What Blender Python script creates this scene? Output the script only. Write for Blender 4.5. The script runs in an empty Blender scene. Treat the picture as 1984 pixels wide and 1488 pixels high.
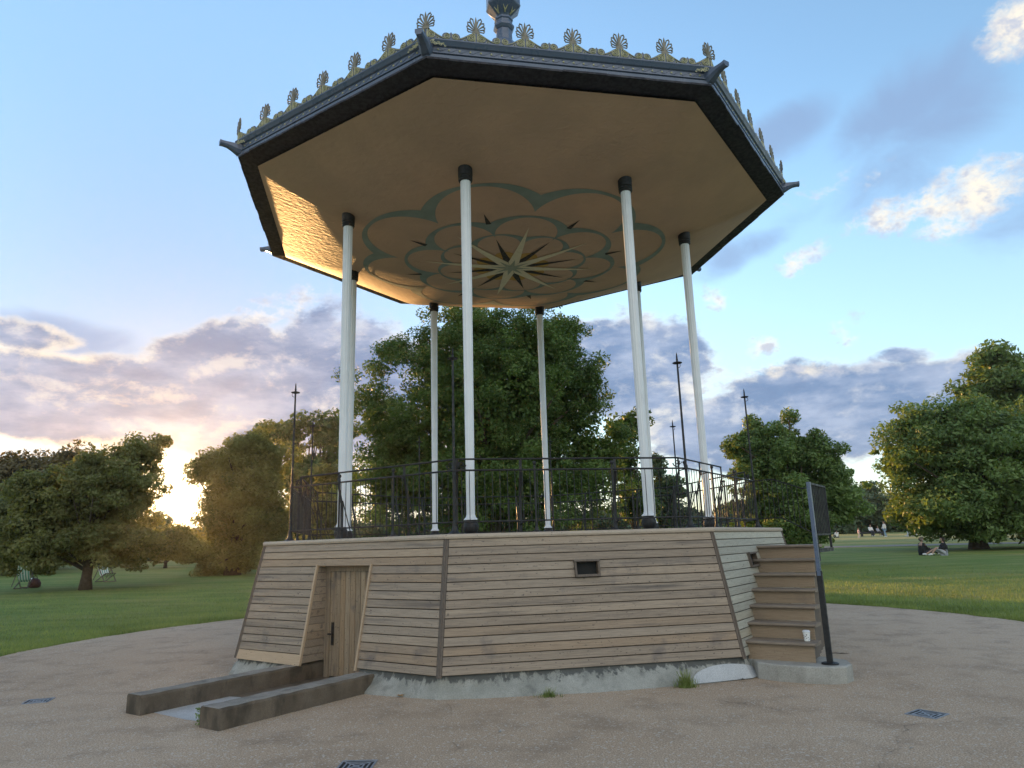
import bpy, bmesh, math, random
import numpy as np
from math import sin, cos, pi, radians, sqrt, atan2, hypot
from mathutils import Vector, Matrix
random.seed(7); rng = np.random.default_rng(11)
S = bpy.context.scene
C = S.collection

# ------------------------------------------------------------------ camera
CAM = Vector((0, -11.7827, 1.3711)); YAW, PITCH, ROLL, F = -0.00402, 0.22315, -0.03, 1369.30
FW = Vector((sin(YAW)*cos(PITCH), cos(YAW)*cos(PITCH), sin(PITCH)))
_r = Vector((cos(YAW), -sin(YAW), 0)); _u = _r.cross(FW)
RT = _r*cos(ROLL) + _u*sin(ROLL); UP = -_r*sin(ROLL) + _u*cos(ROLL)
cd = bpy.data.cameras.new('camera'); cam = bpy.data.objects.new('camera', cd); C.objects.link(cam)
cd.sensor_width = 36; cd.lens = F/1984*36; cd.clip_end = 3000; cd.clip_start = .05
M = Matrix((RT, UP, -FW)).transposed().to_4x4(); M.translation = CAM; cam.matrix_world = M
S.camera = cam

# ------------------------------------------------------------------ light
SUN_AZ, SUN_EL = radians(-26.2), radians(4.3)      # azimuth from +Y towards +X
SD = Vector((sin(SUN_AZ)*cos(SUN_EL), cos(SUN_AZ)*cos(SUN_EL), sin(SUN_EL)))
sl = bpy.data.lights.new('sun', 'SUN'); so = bpy.data.objects.new('sun', sl); C.objects.link(so)
sl.energy = 5.0; sl.angle = radians(.5); sl.color = (1, .54, .19)
so.rotation_euler = SD.to_track_quat('Z', 'Y').to_euler(); so.location = SD*60
S.view_settings.view_transform = 'Standard'; S.view_settings.look = 'None'
S.view_settings.exposure = .85; S.view_settings.gamma = 1

class Nd:                                   # tiny node-graph writer
    def __init__(s, tree): s.t = tree; s.n = tree.nodes; s.l = tree.links
    def node(s, ty, **kw):
        n = s.n.new(ty)
        for k, v in kw.items(): setattr(n, k, v)
        return n
    def put(s, sock, v):
        if isinstance(v, bpy.types.NodeSocket): s.l.new(v, sock)
        elif v is not None:
            if sock.type == 'RGBA' and not isinstance(v, (int, float)) and len(v) == 3: v = (*v, 1)
            sock.default_value = v
    def m(s, op, a, b=None, c=None, clamp=False):
        n = s.node('ShaderNodeMath', operation=op, use_clamp=clamp)
        s.put(n.inputs[0], a)
        if b is not None: s.put(n.inputs[1], b)
        if c is not None: s.put(n.inputs[2], c)
        return n.outputs[0]
    def ss(s, x, a, b, to0=0., to1=1., smooth=True):
        n = s.node('ShaderNodeMapRange', interpolation_type='SMOOTHSTEP' if smooth else 'LINEAR')
        for i, v in enumerate((x, a, b, to0, to1)): s.put(n.inputs[i], v)
        return n.outputs[0]
    def mix(s, f, a, b, mode='MIX'):
        n = s.node('ShaderNodeMix', data_type='RGBA', blend_type=mode)
        s.put(n.inputs[0], f); s.put(n.inputs[6], a); s.put(n.inputs[7], b)
        return n.outputs[2]
    def noise(s, vec, scale, detail=4, rough=.5, dist=0, out=0):
        n = s.node('ShaderNodeTexNoise')
        if vec is not None: s.l.new(vec, n.inputs['Vector'])
        n.inputs['Scale'].default_value = scale; n.inputs['Detail'].default_value = detail
        n.inputs['Roughness'].default_value = rough; n.inputs['Distortion'].default_value = dist
        return n.outputs[out]
    def scale(s, vec, v, off=(0, 0, 0)):
        n = s.node('ShaderNodeMapping'); s.l.new(vec, n.inputs[0])
        n.inputs['Scale'].default_value = v; n.inputs['Location'].default_value = off
        return n.outputs[0]

W = bpy.data.worlds.new('World'); S.world = W; W.use_nodes = True
w = Nd(W.node_tree); w.n.clear()
sky = w.node('ShaderNodeTexSky', sky_type='NISHITA'); sky.sun_disc = False
sky.sun_elevation = SUN_EL; sky.sun_rotation = SUN_AZ
sky.air_density = 1.0; sky.dust_density = .2; sky.ozone_density = 2.2; sky.altitude = 0
SKY_GAIN = .15
skc = w.mix(1., sky.outputs[0], (SKY_GAIN*2.4,)*3, 'MULTIPLY')
tcw = w.node('ShaderNodeTexCoord').outputs['Generated']
sx = w.node('ShaderNodeSeparateXYZ'); w.l.new(tcw, sx.inputs[0])
az = w.m('MULTIPLY', w.m('ARCTAN2', sx.outputs[0], sx.outputs[1]), 180/pi)
el = w.m('MULTIPLY', w.m('ARCSINE', sx.outputs[2]), 180/pi)
def clouds(bumps, nz, K):
    B = -1.
    for a0, e0, ra, re, rot, amp in bumps:
        da = w.m('SUBTRACT', az, a0); de = w.m('SUBTRACT', el, e0)
        c_, s_ = cos(radians(rot)), sin(radians(rot))
        p = w.m('DIVIDE', w.m('ADD', w.m('MULTIPLY', da, c_), w.m('MULTIPLY', de, s_)), ra)
        q = w.m('DIVIDE', w.m('SUBTRACT', w.m('MULTIPLY', de, c_), w.m('MULTIPLY', da, s_)), re)
        d2 = w.m('ADD', w.m('MULTIPLY', p, p), w.m('MULTIPLY', q, q))
        b = w.m('MULTIPLY', w.m('SUBTRACT', 1., d2), amp)
        B = w.m('MAXIMUM', B, b)
    return w.m('ADD', B, w.m('MULTIPLY', w.m('SUBTRACT', nz, .5), K))
cv = w.scale(tcw, (1, 1, 1.7))
nz = w.noise(cv, 9, 14, .62, .15)
nz2 = w.noise(w.scale(tcw, (1, 1, 1.5), (3, 1, 2)), 30, 14, .62, .1)
nz2b = w.noise(w.scale(tcw, (1, 1, 1.5), (2.994, 1, 1.984)), 30, 6, .62, .1)      # the same field seen a little below: gives relief
nzb = w.noise(w.scale(tcw, (1, 1, 1.7), (.008, -.004, -.022)), 9, 6, .62, .15)
rel2 = w.m('SUBTRACT', nz2b, nz2); rel1 = w.m('SUBTRACT', nzb, nz)
# banks seen against the light: grey-lavender bodies, bright thin rims
banks = [(-34, 10.8, 13, 3.4, 2, 1.7), (-23, 12.5, 9, 4.6, 22, 1.6), (-15, 12.5, 7.5, 7.2, 10, 1.6), (-20, 8.5, 12, 3.0, 0, .9),
         (-36, 14.7, 4.2, 1.2, -4, .9), (9.5, 13.5, 8.5, 4.6, -8, 1.3), (22, 8.6, 13, 4.4, 5, 1.5), (33, 9.0, 7, 3.2, 0, 1.2), (14, 8.5, 5, 3.5, -10, .8),
         (29.5, 12.3, 2.6, .9, -5, .65), (-4, 12, 10, 5, 0, 1.1), ]
f1 = clouds(banks, nz, 2.9)
white = [(35, 22.3, 4.0, 2.4, 12, .95), (30.3, 22.3, 2.8, 1.3, 10, .6), (23.6, 20.4, 2.2, 1.1, 14, .75), (40, 31.5, 2.6, 2.0, 0, .9), (20, 14.3, 1.3, 1.0, 0, .6),
         (16.6, 18.5, 1.0, 1.0, 0, .5), (26.8, 25.2, 3.0, .7, 10, .25), (38.5, 14.0, 1.6, .9, 10, .5), (22, 12.2, 3.2, .7, -8, .4), (-19.5, 18.5, 4.0, 1.2, 20, .5), (26, 14.8, 1.2, 1.0, 40, .35),
         (75, 25, 14, 9, 0, 1.), (-90, 30, 18, 9, 0, 1.), (150, 35, 45, 26, 0, 1.6), (-140, 30, 40, 22, 0, 1.5)]  # out of view; the large ones behind the camera are added for their light
f2 = clouds(white, nz2, 3.7)
soft = [(33, 27.5, 9, 4.6, 24, 1.), (23, 29, 5, 2.4, 20, .7), (38, 22, 5, 4, 0, .4), (19, 21.5, 6, 1.4, 20, .6), (24, 24, 5, 1.2, 15, .4), (-33, 14.8, 5, 1.4, -4, .5)]
f3 = clouds(soft, w.noise(w.scale(tcw, (1, 1, 1.6), (5, 5, 1)), 6, 8, .55, .4), 2.6)
sd = w.node('ShaderNodeVectorMath', operation='DOT_PRODUCT'); w.l.new(tcw, sd.inputs[0]); sd.inputs[1].default_value = SD
ang = w.m('MULTIPLY', w.m('ARCCOSINE', sd.outputs['Value']), 180/pi)
near = w.ss(ang, 20, 3)
rim = w.mix(near, (.54, .52, .48), (.80, .62, .38))
body = w.mix(near, (.105, .165, .285), (.14, .18, .27))
lit = w.noise(w.scale(tcw, (1, 1, 1.8), (7, 2, 5)), 5.5, 7, .65, .4)
nz3 = w.noise(w.scale(tcw, (1, 1, 3.2), (1, 8, 2)), 9, 8, .6)
body = w.mix(w.ss(nz3, .38, .68), body, w.mix(.55, body, (.36, .40, .50)))
body = w.mix(w.m('MULTIPLY', w.ss(lit, .60, .74), .7), body, rim)
rimf = w.ss(w.m('ADD', f1, w.m('MULTIPLY', w.m('SUBTRACT', .56, lit), 2.2)), .05, .75)
c1 = w.mix(rimf, rim, body)
c1 = w.mix(w.ss(rel1, .0, .16, 0., .55), c1, w.mix(.5, rim, (.40, .42, .50)))
c1 = w.mix(w.ss(rel1, 0, -.14, 0., .35), c1, w.mix(1., body, (.72, .74, .80), 'MULTIPLY'))
c2 = w.mix(w.ss(rel2, -.16, .07), (.36, .38, .44), (.62, .57, .48))
skc = w.mix(1., skc, w.mix(w.ss(ang, 42, 4), (1., 1., 1.), (.17, .23, .36)), 'MULTIPLY')
# overall sky, a touch paler near the horizon from the evening air
pale = w.ss(el, 34, 2, .08, .55)
skc = w.mix(pale, skc, w.mix(near, (.38, .50, .64), (.66, .60, .50)))
skc = w.mix(w.m('MULTIPLY', w.ss(f3, .0, .95), .72), skc, (.165, .235, .375))
out = w.mix(w.m('MULTIPLY', w.ss(f1, -.12, .5), .95), skc, c1)
# unseen clouds behind the camera, brightened to throw more light on the front
c2 = w.mix(1., c2, w.mix(w.ss(ang, 75, 130), (1, 1, 1), (1.9, 1.93, 1.95)), 'MULTIPLY')
out = w.mix(w.m('MULTIPLY', w.ss(f2, -.1, 1.0), .95), out, c2)
# the glare of the sun itself
g1 = w.ss(ang, 3.4, 1.0, 0., 9.); g2 = w.ss(ang, 7, 0, 0., .55)
out = w.mix(1., out, w.mix(w.m('ADD', g1, g2), (0, 0, 0), (1., .72, .34)), 'ADD')
gn = w.node('ShaderNodeMix', data_type='RGBA', blend_type='ADD')
bg = w.node('ShaderNodeBackground'); w.l.new(out, bg.inputs[0]); bg.inputs[1].default_value = 1.0
ow = w.node('ShaderNodeOutputWorld'); w.l.new(bg.outputs[0], ow.inputs[0]); w.n.remove(gn)

# ------------------------------------------------------------------ terrain & pixel helper
G0 = -.11
def gz(x, y):
    r = hypot(x, y)
    t = min(max(0, r-12), 95)
    return G0 + .012*t + .00005*t*t
def ray(px, py): return (FW + RT*((px-992)/F) - UP*((py-744)/F)).normalized()
def gp(px, py):
    """ground point seen at a photo pixel"""
    d = ray(px, py); t = 4.
    while t < 700:
        P = CAM + d*t
        if P.z < gz(P.x, P.y): break
        t *= 1.004
    return Vector((P.x, P.y, gz(P.x, P.y)))
def gd(px, dist):
    """ground point in the direction of photo column px (at the horizon), dist metres from the camera"""
    d = ray(px, 1055-(px-992)*.03); h = Vector((d.x, d.y)).normalized()
    x, y = CAM.x+h.x*dist, CAM.y+h.y*dist
    return Vector((x, y, gz(x, y)))
def hgt(px, py, P):
    """height above P's ground of photo pixel py at P's distance"""
    d = ray(px, py); k = hypot(P.x-CAM.x, P.y-CAM.y)/hypot(d.x, d.y)
    return CAM.z + d.z*k - P.z

# ------------------------------------------------------------------ materials
def mat(name, col=(.5, .5, .5), rough=.6, metal=0, spec=.5):
    m = bpy.data.materials.new(name); m.use_nodes = True
    n = Nd(m.node_tree); b = m.node_tree.nodes['Principled BSDF']
    b.inputs['Base Color'].default_value = (*col, 1); b.inputs['Roughness'].default_value = rough
    b.inputs['Metallic'].default_value = metal; b.inputs['Specular IOR Level'].default_value = spec
    return m, n, b
def bump(n, b, h, strength, dist=.01):
    k = n.node('ShaderNodeBump'); k.inputs['Strength'].default_value = strength; k.inputs['Distance'].default_value = dist
    n.l.new(h, k.inputs['Height']); n.l.new(k.outputs[0], b.inputs['Normal'])
def tc(n, what='Object'): return n.node('ShaderNodeTexCoord').outputs[what]
def pos(n): return n.node('ShaderNodeNewGeometry').outputs['Position']
def island(n): return n.node('ShaderNodeNewGeometry').outputs['Random Per Island']

def wood(name, a, b_, grain=(1.3, 30, 30), rough=.62, stain=.5, bmp=.25):
    m, n, b = mat(name, rough=rough, spec=.35)
    v = tc(n); ri = island(n)
    off = n.node('ShaderNodeVectorMath', operation='ADD'); n.l.new(v, off.inputs[0])
    cx = n.node('ShaderNodeCombineXYZ')
    for i, k in enumerate((37., 5., 3.)): n.l.new(n.m('MULTIPLY', ri, k), cx.inputs[i])
    n.l.new(cx.outputs[0], off.inputs[1]); v2 = off.outputs[0]
    g = n.noise(n.scale(v2, grain), 4, 6, .65, .6)
    g2 = n.noise(n.scale(v2, tuple(k*.25 for k in grain)), 2.2, 4, .6)
    c = n.mix(n.ss(g, .3, .7), a, b_)
    c = n.mix(n.ss(ri, 0, 1, .0, .6), c, n.mix(1., c, (.66, .63, .61), 'MULTIPLY'))
    r2 = n.m('FRACT', n.m('MULTIPLY', ri, 17.3)); c = n.mix(n.ss(r2, .5, 1, .0, .6), c, n.mix(1., c, (1.25, 1.12, .95), 'MULTIPLY'))
    c = n.mix(n.m('MULTIPLY', n.ss(g2, .5, .78), stain), c, (.085, .072, .066))
    st = n.noise(n.scale(v, (.9, 1.4, 1)), 2.6, 5, .65)
    c = n.mix(n.m('MULTIPLY', n.ss(st, .56, .74), stain*.8), c, (.12, .10, .095))
    st2 = n.noise(n.scale(v2, (9, 60, 20)), 3, 2, .5)
    c = n.mix(n.m('MULTIPLY', n.ss(st2, .66, .72), .7), c, (.05, .04, .04))
    n.l.new(c, b.inputs['Base Color'])
    bump(n, b, g, bmp, .006)
    return m
def painted(name, col, rough=.4, metal=0, var=.3, bmp=.08, sc=20):
    m, n, b = mat(name, col, rough, metal)
    t = n.noise(pos(n), sc, 5, .6)
    c = n.mix(n.ss(t, .35, .75, 0, var), col, tuple(k*.45 for k in col))
    n.l.new(c, b.inputs['Base Color']); n.l.new(n.ss(t, .3, .7, rough*.8, min(1, rough*1.5)), b.inputs['Roughness'])
    bump(n, b, t, bmp, .004)
    return m
def concrete(name, a, b_, dark=(.06, .055, .045), damp=.6, zt=None, sc=3.):
    m, n, b = mat(name, a, .85, spec=.3)
    p = pos(n)
    t = n.noise(p, sc, 8, .65); t2 = n.noise(n.scale(p, (1, 1, .45)), sc*1.7, 6, .6)
    c = n.mix(n.ss(t, .35, .65), a, b_)
    c = n.mix(n.m('MULTIPLY', n.ss(t2, .52, .66), damp), c, dark)
    if zt:      # dark algae runs hanging from the top edge
        z = n.node('ShaderNodeSeparateXYZ'); n.l.new(p, z.inputs[0])
        e = n.noise(n.scale(p, (7, 7, 1.2)), 1.6, 5, .7)
        lim = n.m('ADD', zt[0], n.m('MULTIPLY', n.m('SUBTRACT', e, .5), zt[1]))
        c = n.mix(n.m('MULTIPLY', n.ss(n.m('SUBTRACT', z.outputs[2], lim), -.01, .035), .85), c, dark)
    sp = n.noise(p, 120, 3, .6)
    c = n.mix(n.ss(sp, .3, .75, 0, .4), c, dark)
    n.l.new(c, b.inputs['Base Color'])
    bump(n, b, n.m('ADD', n.m('MULTIPLY', sp, .3), t), .5, .015)
    return m

MT = {}
MT['board'] = wood('weathered_board', (.25, .197, .15), (.36, .292, .228), stain=.85)
MT['board_pale'] = wood('skylit_board', (.36, .34, .28), (.47, .45, .38), stain=.3)  # paler copy of the boards: stronger sky light put into the colour
MT['board_new'] = wood('fresh_board', (.45, .33, .22), (.52, .39, .27), stain=.1)
MT['trim'] = wood('grey_trim', (.10, .078, .062), (.17, .135, .11), grain=(30, 30, 1.3), stain=.5)
MT['door'] = wood('door_plank', (.25, .185, .12), (.38, .295, .21), grain=(24, 24, 1.2), stain=.9)
MT['step'] = wood('step_wood', (.20, .155, .12), (.30, .245, .19), grain=(24, 1.5, 24), stain=.5)
MT['riser'] = wood('riser_wood', (.29, .21, .14), (.37, .28, .195), grain=(24, 1.5, 24), stain=.3)
MT['deck'] = wood('deck_edge', (.42, .35, .28), (.52, .44, .36), stain=.2)
MT['black'] = painted('black_iron', (.009, .009, .011), .5)
MT['navy'] = painted('dark_blue_paint', (.085, .115, .185), .28, sc=9, var=.15, bmp=.01)
MT['soffit'] = painted('soffit_paint', (.012, .013, .024), .6, bmp=.01)
MT['white'] = painted('white_paint', (.68, .70, .74), .38, var=.10, bmp=0, sc=5)
MT['gold'] = painted('dull_gold_paint', (.42, .40, .24), .4, var=.3)
MT['bronze'] = painted('faded_gilt', (.20, .18, .14), .45, var=.5)
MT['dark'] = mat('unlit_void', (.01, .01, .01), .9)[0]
MT['teal'] = painted('teal_mural_paint', (.19, .24, .215), .75, var=.25, bmp=0, sc=3)
MT['cream'] = painted('cream_mural_paint', (.60, .54, .38), .75, var=.15, bmp=0)
MT['raven'] = painted('black_mural_paint', (.028, .024, .022), .75, var=.15, bmp=0)
MT['amber'] = painted('amber_mural_paint', (.40, .24, .06), .75, var=.15, bmp=0)
MT['pale'] = painted('pale_teal_paint', (.26, .29, .22), .75, var=.15, bmp=0)
MT['concrete'] = concrete('grey_concrete', (.27, .27, .24), (.38, .375, .34), dark=(.055, .058, .058), damp=.35, zt=(.035, .36), sc=3)
MT['wall'] = concrete('dark_concrete', (.105, .082, .06), (.165, .132, .10), dark=(.035, .03, .024), damp=.65, sc=2.4)
MT['wall_top'] = concrete('worn_skylit_top', (.21, .19, .165), (.30, .28, .25), damp=.4, sc=4)  # paler than the wall sides: sky light put into the colour, plus wear
MT['pad'] = concrete('pad_concrete', (.33, .32, .29), (.42, .41, .38), damp=.2)
MT['patch'] = concrete('fresh_mortar', (.46, .47, .48), (.54, .55, .56), damp=.05)
MT['steel'] = painted('galvanised_steel', (.27, .29, .33), .5, .4, var=.4)
def render_plaster():
    m, n, b = mat('ceiling_plaster', (.36, .25, .17), .58, spec=.45)
    p = pos(n); t = n.noise(p, 1.4, 5, .6)
    n.l.new(n.mix(n.ss(t, .3, .7), (.46, .305, .21), (.40, .27, .19)), b.inputs['Base Color'])
    wv = n.noise(n.scale(p, (1, 1.6, 1), (0, 0, 0)), 9, 4, .55, .5)
    bump(n, b, wv, .32, .035)
    return m
MT['plaster'] = render_plaster()
def gravel():
    m, n, b = mat('resin_gravel', rough=.85, spec=.25)
    p = pos(n)
    a = n.noise(p, 85, 3, .8); v = n.node('ShaderNodeTexVoronoi'); n.l.new(p, v.inputs['Vector']); v.inputs['Scale'].default_value = 70
    big = n.noise(p, .22, 4, .6); mid = n.noise(p, 2.2, 6, .62)
    base = n.mix(n.ss(big, .35, .65), (.43, .325, .235), (.49, .385, .29))
    c = n.mix(n.ss(a, .36, .66), n.mix(1., base, (.60, .58, .56), 'MULTIPLY'), n.mix(1., base, (1.45, 1.43, 1.4), 'MULTIPLY'))
    c = n.mix(n.m('MULTIPLY', n.ss(mid, .46, .72), .42), c, (.18, .135, .10))
    pb = n.node('ShaderNodeSeparateColor'); n.l.new(v.outputs['Color'], pb.inputs[0])
    c = n.mix(n.m('MULTIPLY', n.m('GREATER_THAN', pb.outputs[0], .93), .8), c, (.55, .50, .44))
    wp = n.node('ShaderNodeVectorMath', operation='ADD'); n.l.new(p, wp.inputs[0])
    wn = n.node('ShaderNodeVectorMath', operation='SCALE'); n.l.new(n.noise(p, 1.3, 4, .6, out=1), wn.inputs[0]); wn.inputs['Scale'].default_value = .5; n.l.new(wn.outputs[0], wp.inputs[1])
    ck = n.node('ShaderNodeTexVoronoi', feature='DISTANCE_TO_EDGE'); n.l.new(wp.outputs[0], ck.inputs['Vector']); ck.inputs['Scale'].default_value = .28
    c = n.mix(n.m('MULTIPLY', n.ss(ck.outputs['Distance'], .0035, .0), n.ss(mid, .45, .62, .0, .5)), c, (.14, .105, .08))
    dm = n.noise(n.scale(p, (1, 1, 1), (9, 4, 0)), .8, 5, .65); c = n.mix(n.ss(dm, .55, .75, 0, .30), c, n.mix(1., c, (.62, .58, .54), 'MULTIPLY'))
    n.l.new(c, b.inputs['Base Color']); bump(n, b, n.m('ADD', a, n.m('MULTIPLY', mid, .6)), .8, .012)
    return m
MT['gravel'] = gravel()
def lawn():
    m, n, b = mat('mown_grass', rough=.9, spec=.15)
    p = pos(n); f = n.noise(p, 28, 4, .7); g = n.noise(n.scale(p, (.25, 1, 1)), 1.1, 5, .6); h = n.noise(p, .07, 4, .55)
    c = n.mix(n.ss(f, .3, .7), (.075, .125, .028), (.17, .25, .065))
    c = n.mix(n.m('MULTIPLY', n.ss(g, .38, .66), .65), c, (.25, .27, .09))
    g2 = n.noise(n.scale(p, (.6, 1, 1), (4, 4, 0)), .35, 5, .6); c = n.mix(n.ss(g2, .45, .75, 0, .55), c, (.27, .25, .11))
    sz = n.node('ShaderNodeVectorMath', operation='LENGTH'); n.l.new(p, sz.inputs[0])
    far = n.ss(sz.outputs['Value'], 38, 75)
    dry = n.m('MULTIPLY', far, n.ss(n.noise(n.scale(p, (.03, .16, 1)), 1, 3, .5), .35, .55))
    c = n.mix(dry, c, (.34, .31, .13))
    n.l.new(c, b.inputs['Base Color']); bump(n, b, f, .8, .04)
    return m
MT['lawn'] = lawn()
def leafmat(name, a, b_, tr=.35):
    m = bpy.data.materials.new(name); m.use_nodes = True; n = Nd(m.node_tree); n.n.clear()
    ri = island(n); t = n.noise(pos(n), .55, 3, .5)
    c = n.mix(ri, a, b_); c = n.mix(n.ss(t, .35, .65, 0, .5), c, tuple(k*1.5 for k in b_))
    d = n.node('ShaderNodeBsdfPrincipled'); n.l.new(c, d.inputs['Base Color']); d.inputs['Roughness'].default_value = .5; d.inputs['Specular IOR Level'].default_value = .3
    tl = n.node('ShaderNodeBsdfTranslucent'); n.l.new(n.mix(1., c, (1.5, 1.35, .5), 'MULTIPLY'), tl.inputs[0])
    mx = n.node('ShaderNodeMixShader'); mx.inputs[0].default_value = tr
    n.l.new(d.outputs[0], mx.inputs[1]); n.l.new(tl.outputs[0], mx.inputs[2])
    o = n.node('ShaderNodeOutputMaterial'); n.l.new(mx.outputs[0], o.inputs[0])
    return m
MT['leaf_a'] = leafmat('broad_leaf', (.036, .072, .019), (.10, .155, .042))
MT['leaf_b'] = leafmat('oak_leaf', (0.0473, 0.0743, 0.027), (0.0945, 0.128, 0.0473))
MT['leaf_c'] = leafmat('lime_leaf', (0.0743, 0.128, 0.0405), (0.149, 0.216, 0.0743))
MT['leaf_d'] = leafmat('flare_brown_leaf', (0.0945, 0.081, 0.0405), (0.162, 0.128, 0.0607))  # reddish-brown tint of the sun flare put into the leaf colour
MT['leaf_f'] = leafmat('far_leaf', (0.0405, 0.0743, 0.0378), (0.0878, 0.128, 0.0675), .25)
MT['blade'] = leafmat('grass_blade', (.08, .125, .03), (.21, .26, .085), .3)
MT['leaf_g'] = leafmat('flare_warm_leaf', (.085, .105, .04), (.18, .185, .075), .45)  # left-hand trees: warm sun flare put into the leaf colour
MT['bark'] = painted('bark', (.075, .055, .04), .9, var=.6, bmp=.6, sc=8)

# ------------------------------------------------------------------ mesh helpers
class MB:
    def __init__(s): s.v = []; s.f = []; s.marks = []
    def mark(s, i): s.marks.append((len(s.f), i))
    def add(s, vs, fs):
        o = len(s.v); s.v += [tuple(p) for p in vs]; s.f += [tuple(i+o for i in f) for f in fs]
    def hexa(s, p):     # 8 corners: bottom loop, top loop
        s.add(p, [(3, 2, 1, 0), (4, 5, 6, 7), (0, 1, 5, 4), (1, 2, 6, 5), (2, 3, 7, 6), (3, 0, 4, 7)])
    def box(s, x0, x1, y0, y1, z0, z1):
        s.hexa([(x0, y0, z0), (x1, y0, z0), (x1, y1, z0), (x0, y1, z0), (x0, y0, z1), (x1, y0, z1), (x1, y1, z1), (x0, y1, z1)])
    def bbox(s, x0, x1, y0, y1, z0, z1, c=.006):   # chamfered box (extruded octagon along x)
        pr = [(y0+c, z0), (y1-c, z0), (y1, z0+c), (y1, z1-c), (y1-c, z1), (y0+c, z1), (y0, z1-c), (y0, z0+c)]
        s.add([(x0, a, b) for a, b in pr]+[(x1, a, b) for a, b in pr],
              [tuple(range(7, -1, -1)), tuple(range(8, 16))]+[(i, (i+1) % 8, 8+(i+1) % 8, 8+i) for i in range(8)])
    def tube(s, pts, rad, n=8, caps=True):
        pts = [Vector(p) for p in pts]; R = rad if isinstance(rad, (list, tuple)) else [rad]*len(pts)
        o = len(s.v); prev = None
        for i, p in enumerate(pts):
            t = (pts[min(i+1, len(pts)-1)]-pts[max(i-1, 0)])
            t = t.normalized() if t.length > 1e-9 else Vector((0, 0, 1))
            if prev is None: a = t.orthogonal().normalized()
            else: a = (prev-t*prev.dot(t)); a = a.normalized() if a.length > 1e-6 else t.orthogonal().normalized()
            prev = a; b = t.cross(a)
            for k in range(n):
                q = p+(a*cos(2*pi*k/n)+b*sin(2*pi*k/n))*R[i]; s.v.append(tuple(q))
        for i in range(len(pts)-1):
            for k in range(n):
                k2 = (k+1) % n; s.f.append((o+i*n+k, o+i*n+k2, o+(i+1)*n+k2, o+(i+1)*n+k))
        if caps:
            s.f.append(tuple(o+k for k in range(n-1, -1, -1))); e = o+(len(pts)-1)*n; s.f.append(tuple(e+k for k in range(n)))
    def bar(s, a, b, wd, th, up=(0, 0, 1)):       # rectangular bar a->b
        a = Vector(a); b = Vector(b); t = (b-a).normalized(); u = Vector(up); x = t.cross(u)
        if x.length < 1e-4: x = t.orthogonal()
        x.normalize(); y = t.cross(x).normalized(); x = x*wd/2; y = y*th/2
        s.hexa([a-x-y, a+x-y, a+x+y, a-x+y, b-x-y, b+x-y, b+x+y, b-x+y])
    def lathe(s, prof, n=16, c=(0, 0, 0), rot=0):
        o = len(s.v)
        for r, z in prof:
            for k in range(n):
                a = rot+2*pi*k/n; s.v.append((c[0]+r*cos(a), c[1]+r*sin(a), c[2]+z))
        for i in range(len(prof)-1):
            for k in range(n):
                k2 = (k+1) % n; s.f.append((o+i*n+k, o+i*n+k2, o+(i+1)*n+k2, o+(i+1)*n+k))
        s.f.append(tuple(o+k for k in range(n-1, -1, -1))); e = o+(len(prof)-1)*n; s.f.append(tuple(e+k for k in range(n)))
    def ngon(s, pts): s.add(pts, [tuple(range(len(pts)))])
    def prism(s, poly, y0, y1):      # poly in (x,z), extruded in y
        n = len(poly); s.add([(a, y0, b) for a, b in poly]+[(a, y1, b) for a, b in poly],
              [tuple(range(n)), tuple(range(2*n-1, n-1, -1))]+[(i, i+n, (i+1) % n+n, (i+1) % n) for i in range(n)])
    def build(s, name, m, parent=None, mw=None, smooth=False, label=None):
        me = bpy.data.meshes.new(name); me.from_pydata(s.v, [], s.f); me.update()
        if s.marks:
            ms = m; m = ms[0]
            for x in ms: me.materials.append(x)
            m = None
            for (a, i), (b_, _) in zip(s.marks, s.marks[1:]+[(len(s.f), 0)]):
                for f in range(a, b_): me.polygons[f].material_index = i
        b = bmesh.new(); b.from_mesh(me); bmesh.ops.recalc_face_normals(b, faces=b.faces); b.to_mesh(me); b.free()
        return link(name, me, m, parent, mw, smooth, label)
def link(name, me, m, parent=None, mw=None, smooth=False, label=None):
    o = bpy.data.objects.new(name, me); C.objects.link(o)
    if m is not None: me.materials.append(m)
    if smooth: me.shade_smooth()
    if mw is not None: o.matrix_basis = mw
    if parent is not None: o.parent = parent
    if label: o['label'] = label
    return o
def tag(o, label=None, cat=None, group=None, kind=None):
    if label: o['label'] = label
    if cat: o['category'] = cat
    if group: o['group'] = group
    if kind: o['kind'] = kind
    return o
def empty(name, loc=(0, 0, 0), rz=0, **k):
    o = bpy.data.objects.new(name, None); C.objects.link(o); o.location = loc; o.rotation_euler = (0, 0, rz); o.empty_display_size = .2
    return tag(o, **k)
def quads(name, V, m, parent=None):     # V: (n,4,3) numpy -> mesh of loose quads
    n = len(V); me = bpy.data.meshes.new(name)
    me.vertices.add(n*4); me.vertices.foreach_set('co', V.reshape(-1).astype(np.float32))
    me.loops.add(n*4); me.loops.foreach_set('vertex_index', np.arange(n*4, dtype=np.int32))
    me.polygons.add(n); me.polygons.foreach_set('loop_start', np.arange(0, n*4, 4, dtype=np.int32))
    me.update(calc_edges=True); me.validate()
    return link(name, me, m, parent)

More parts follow.
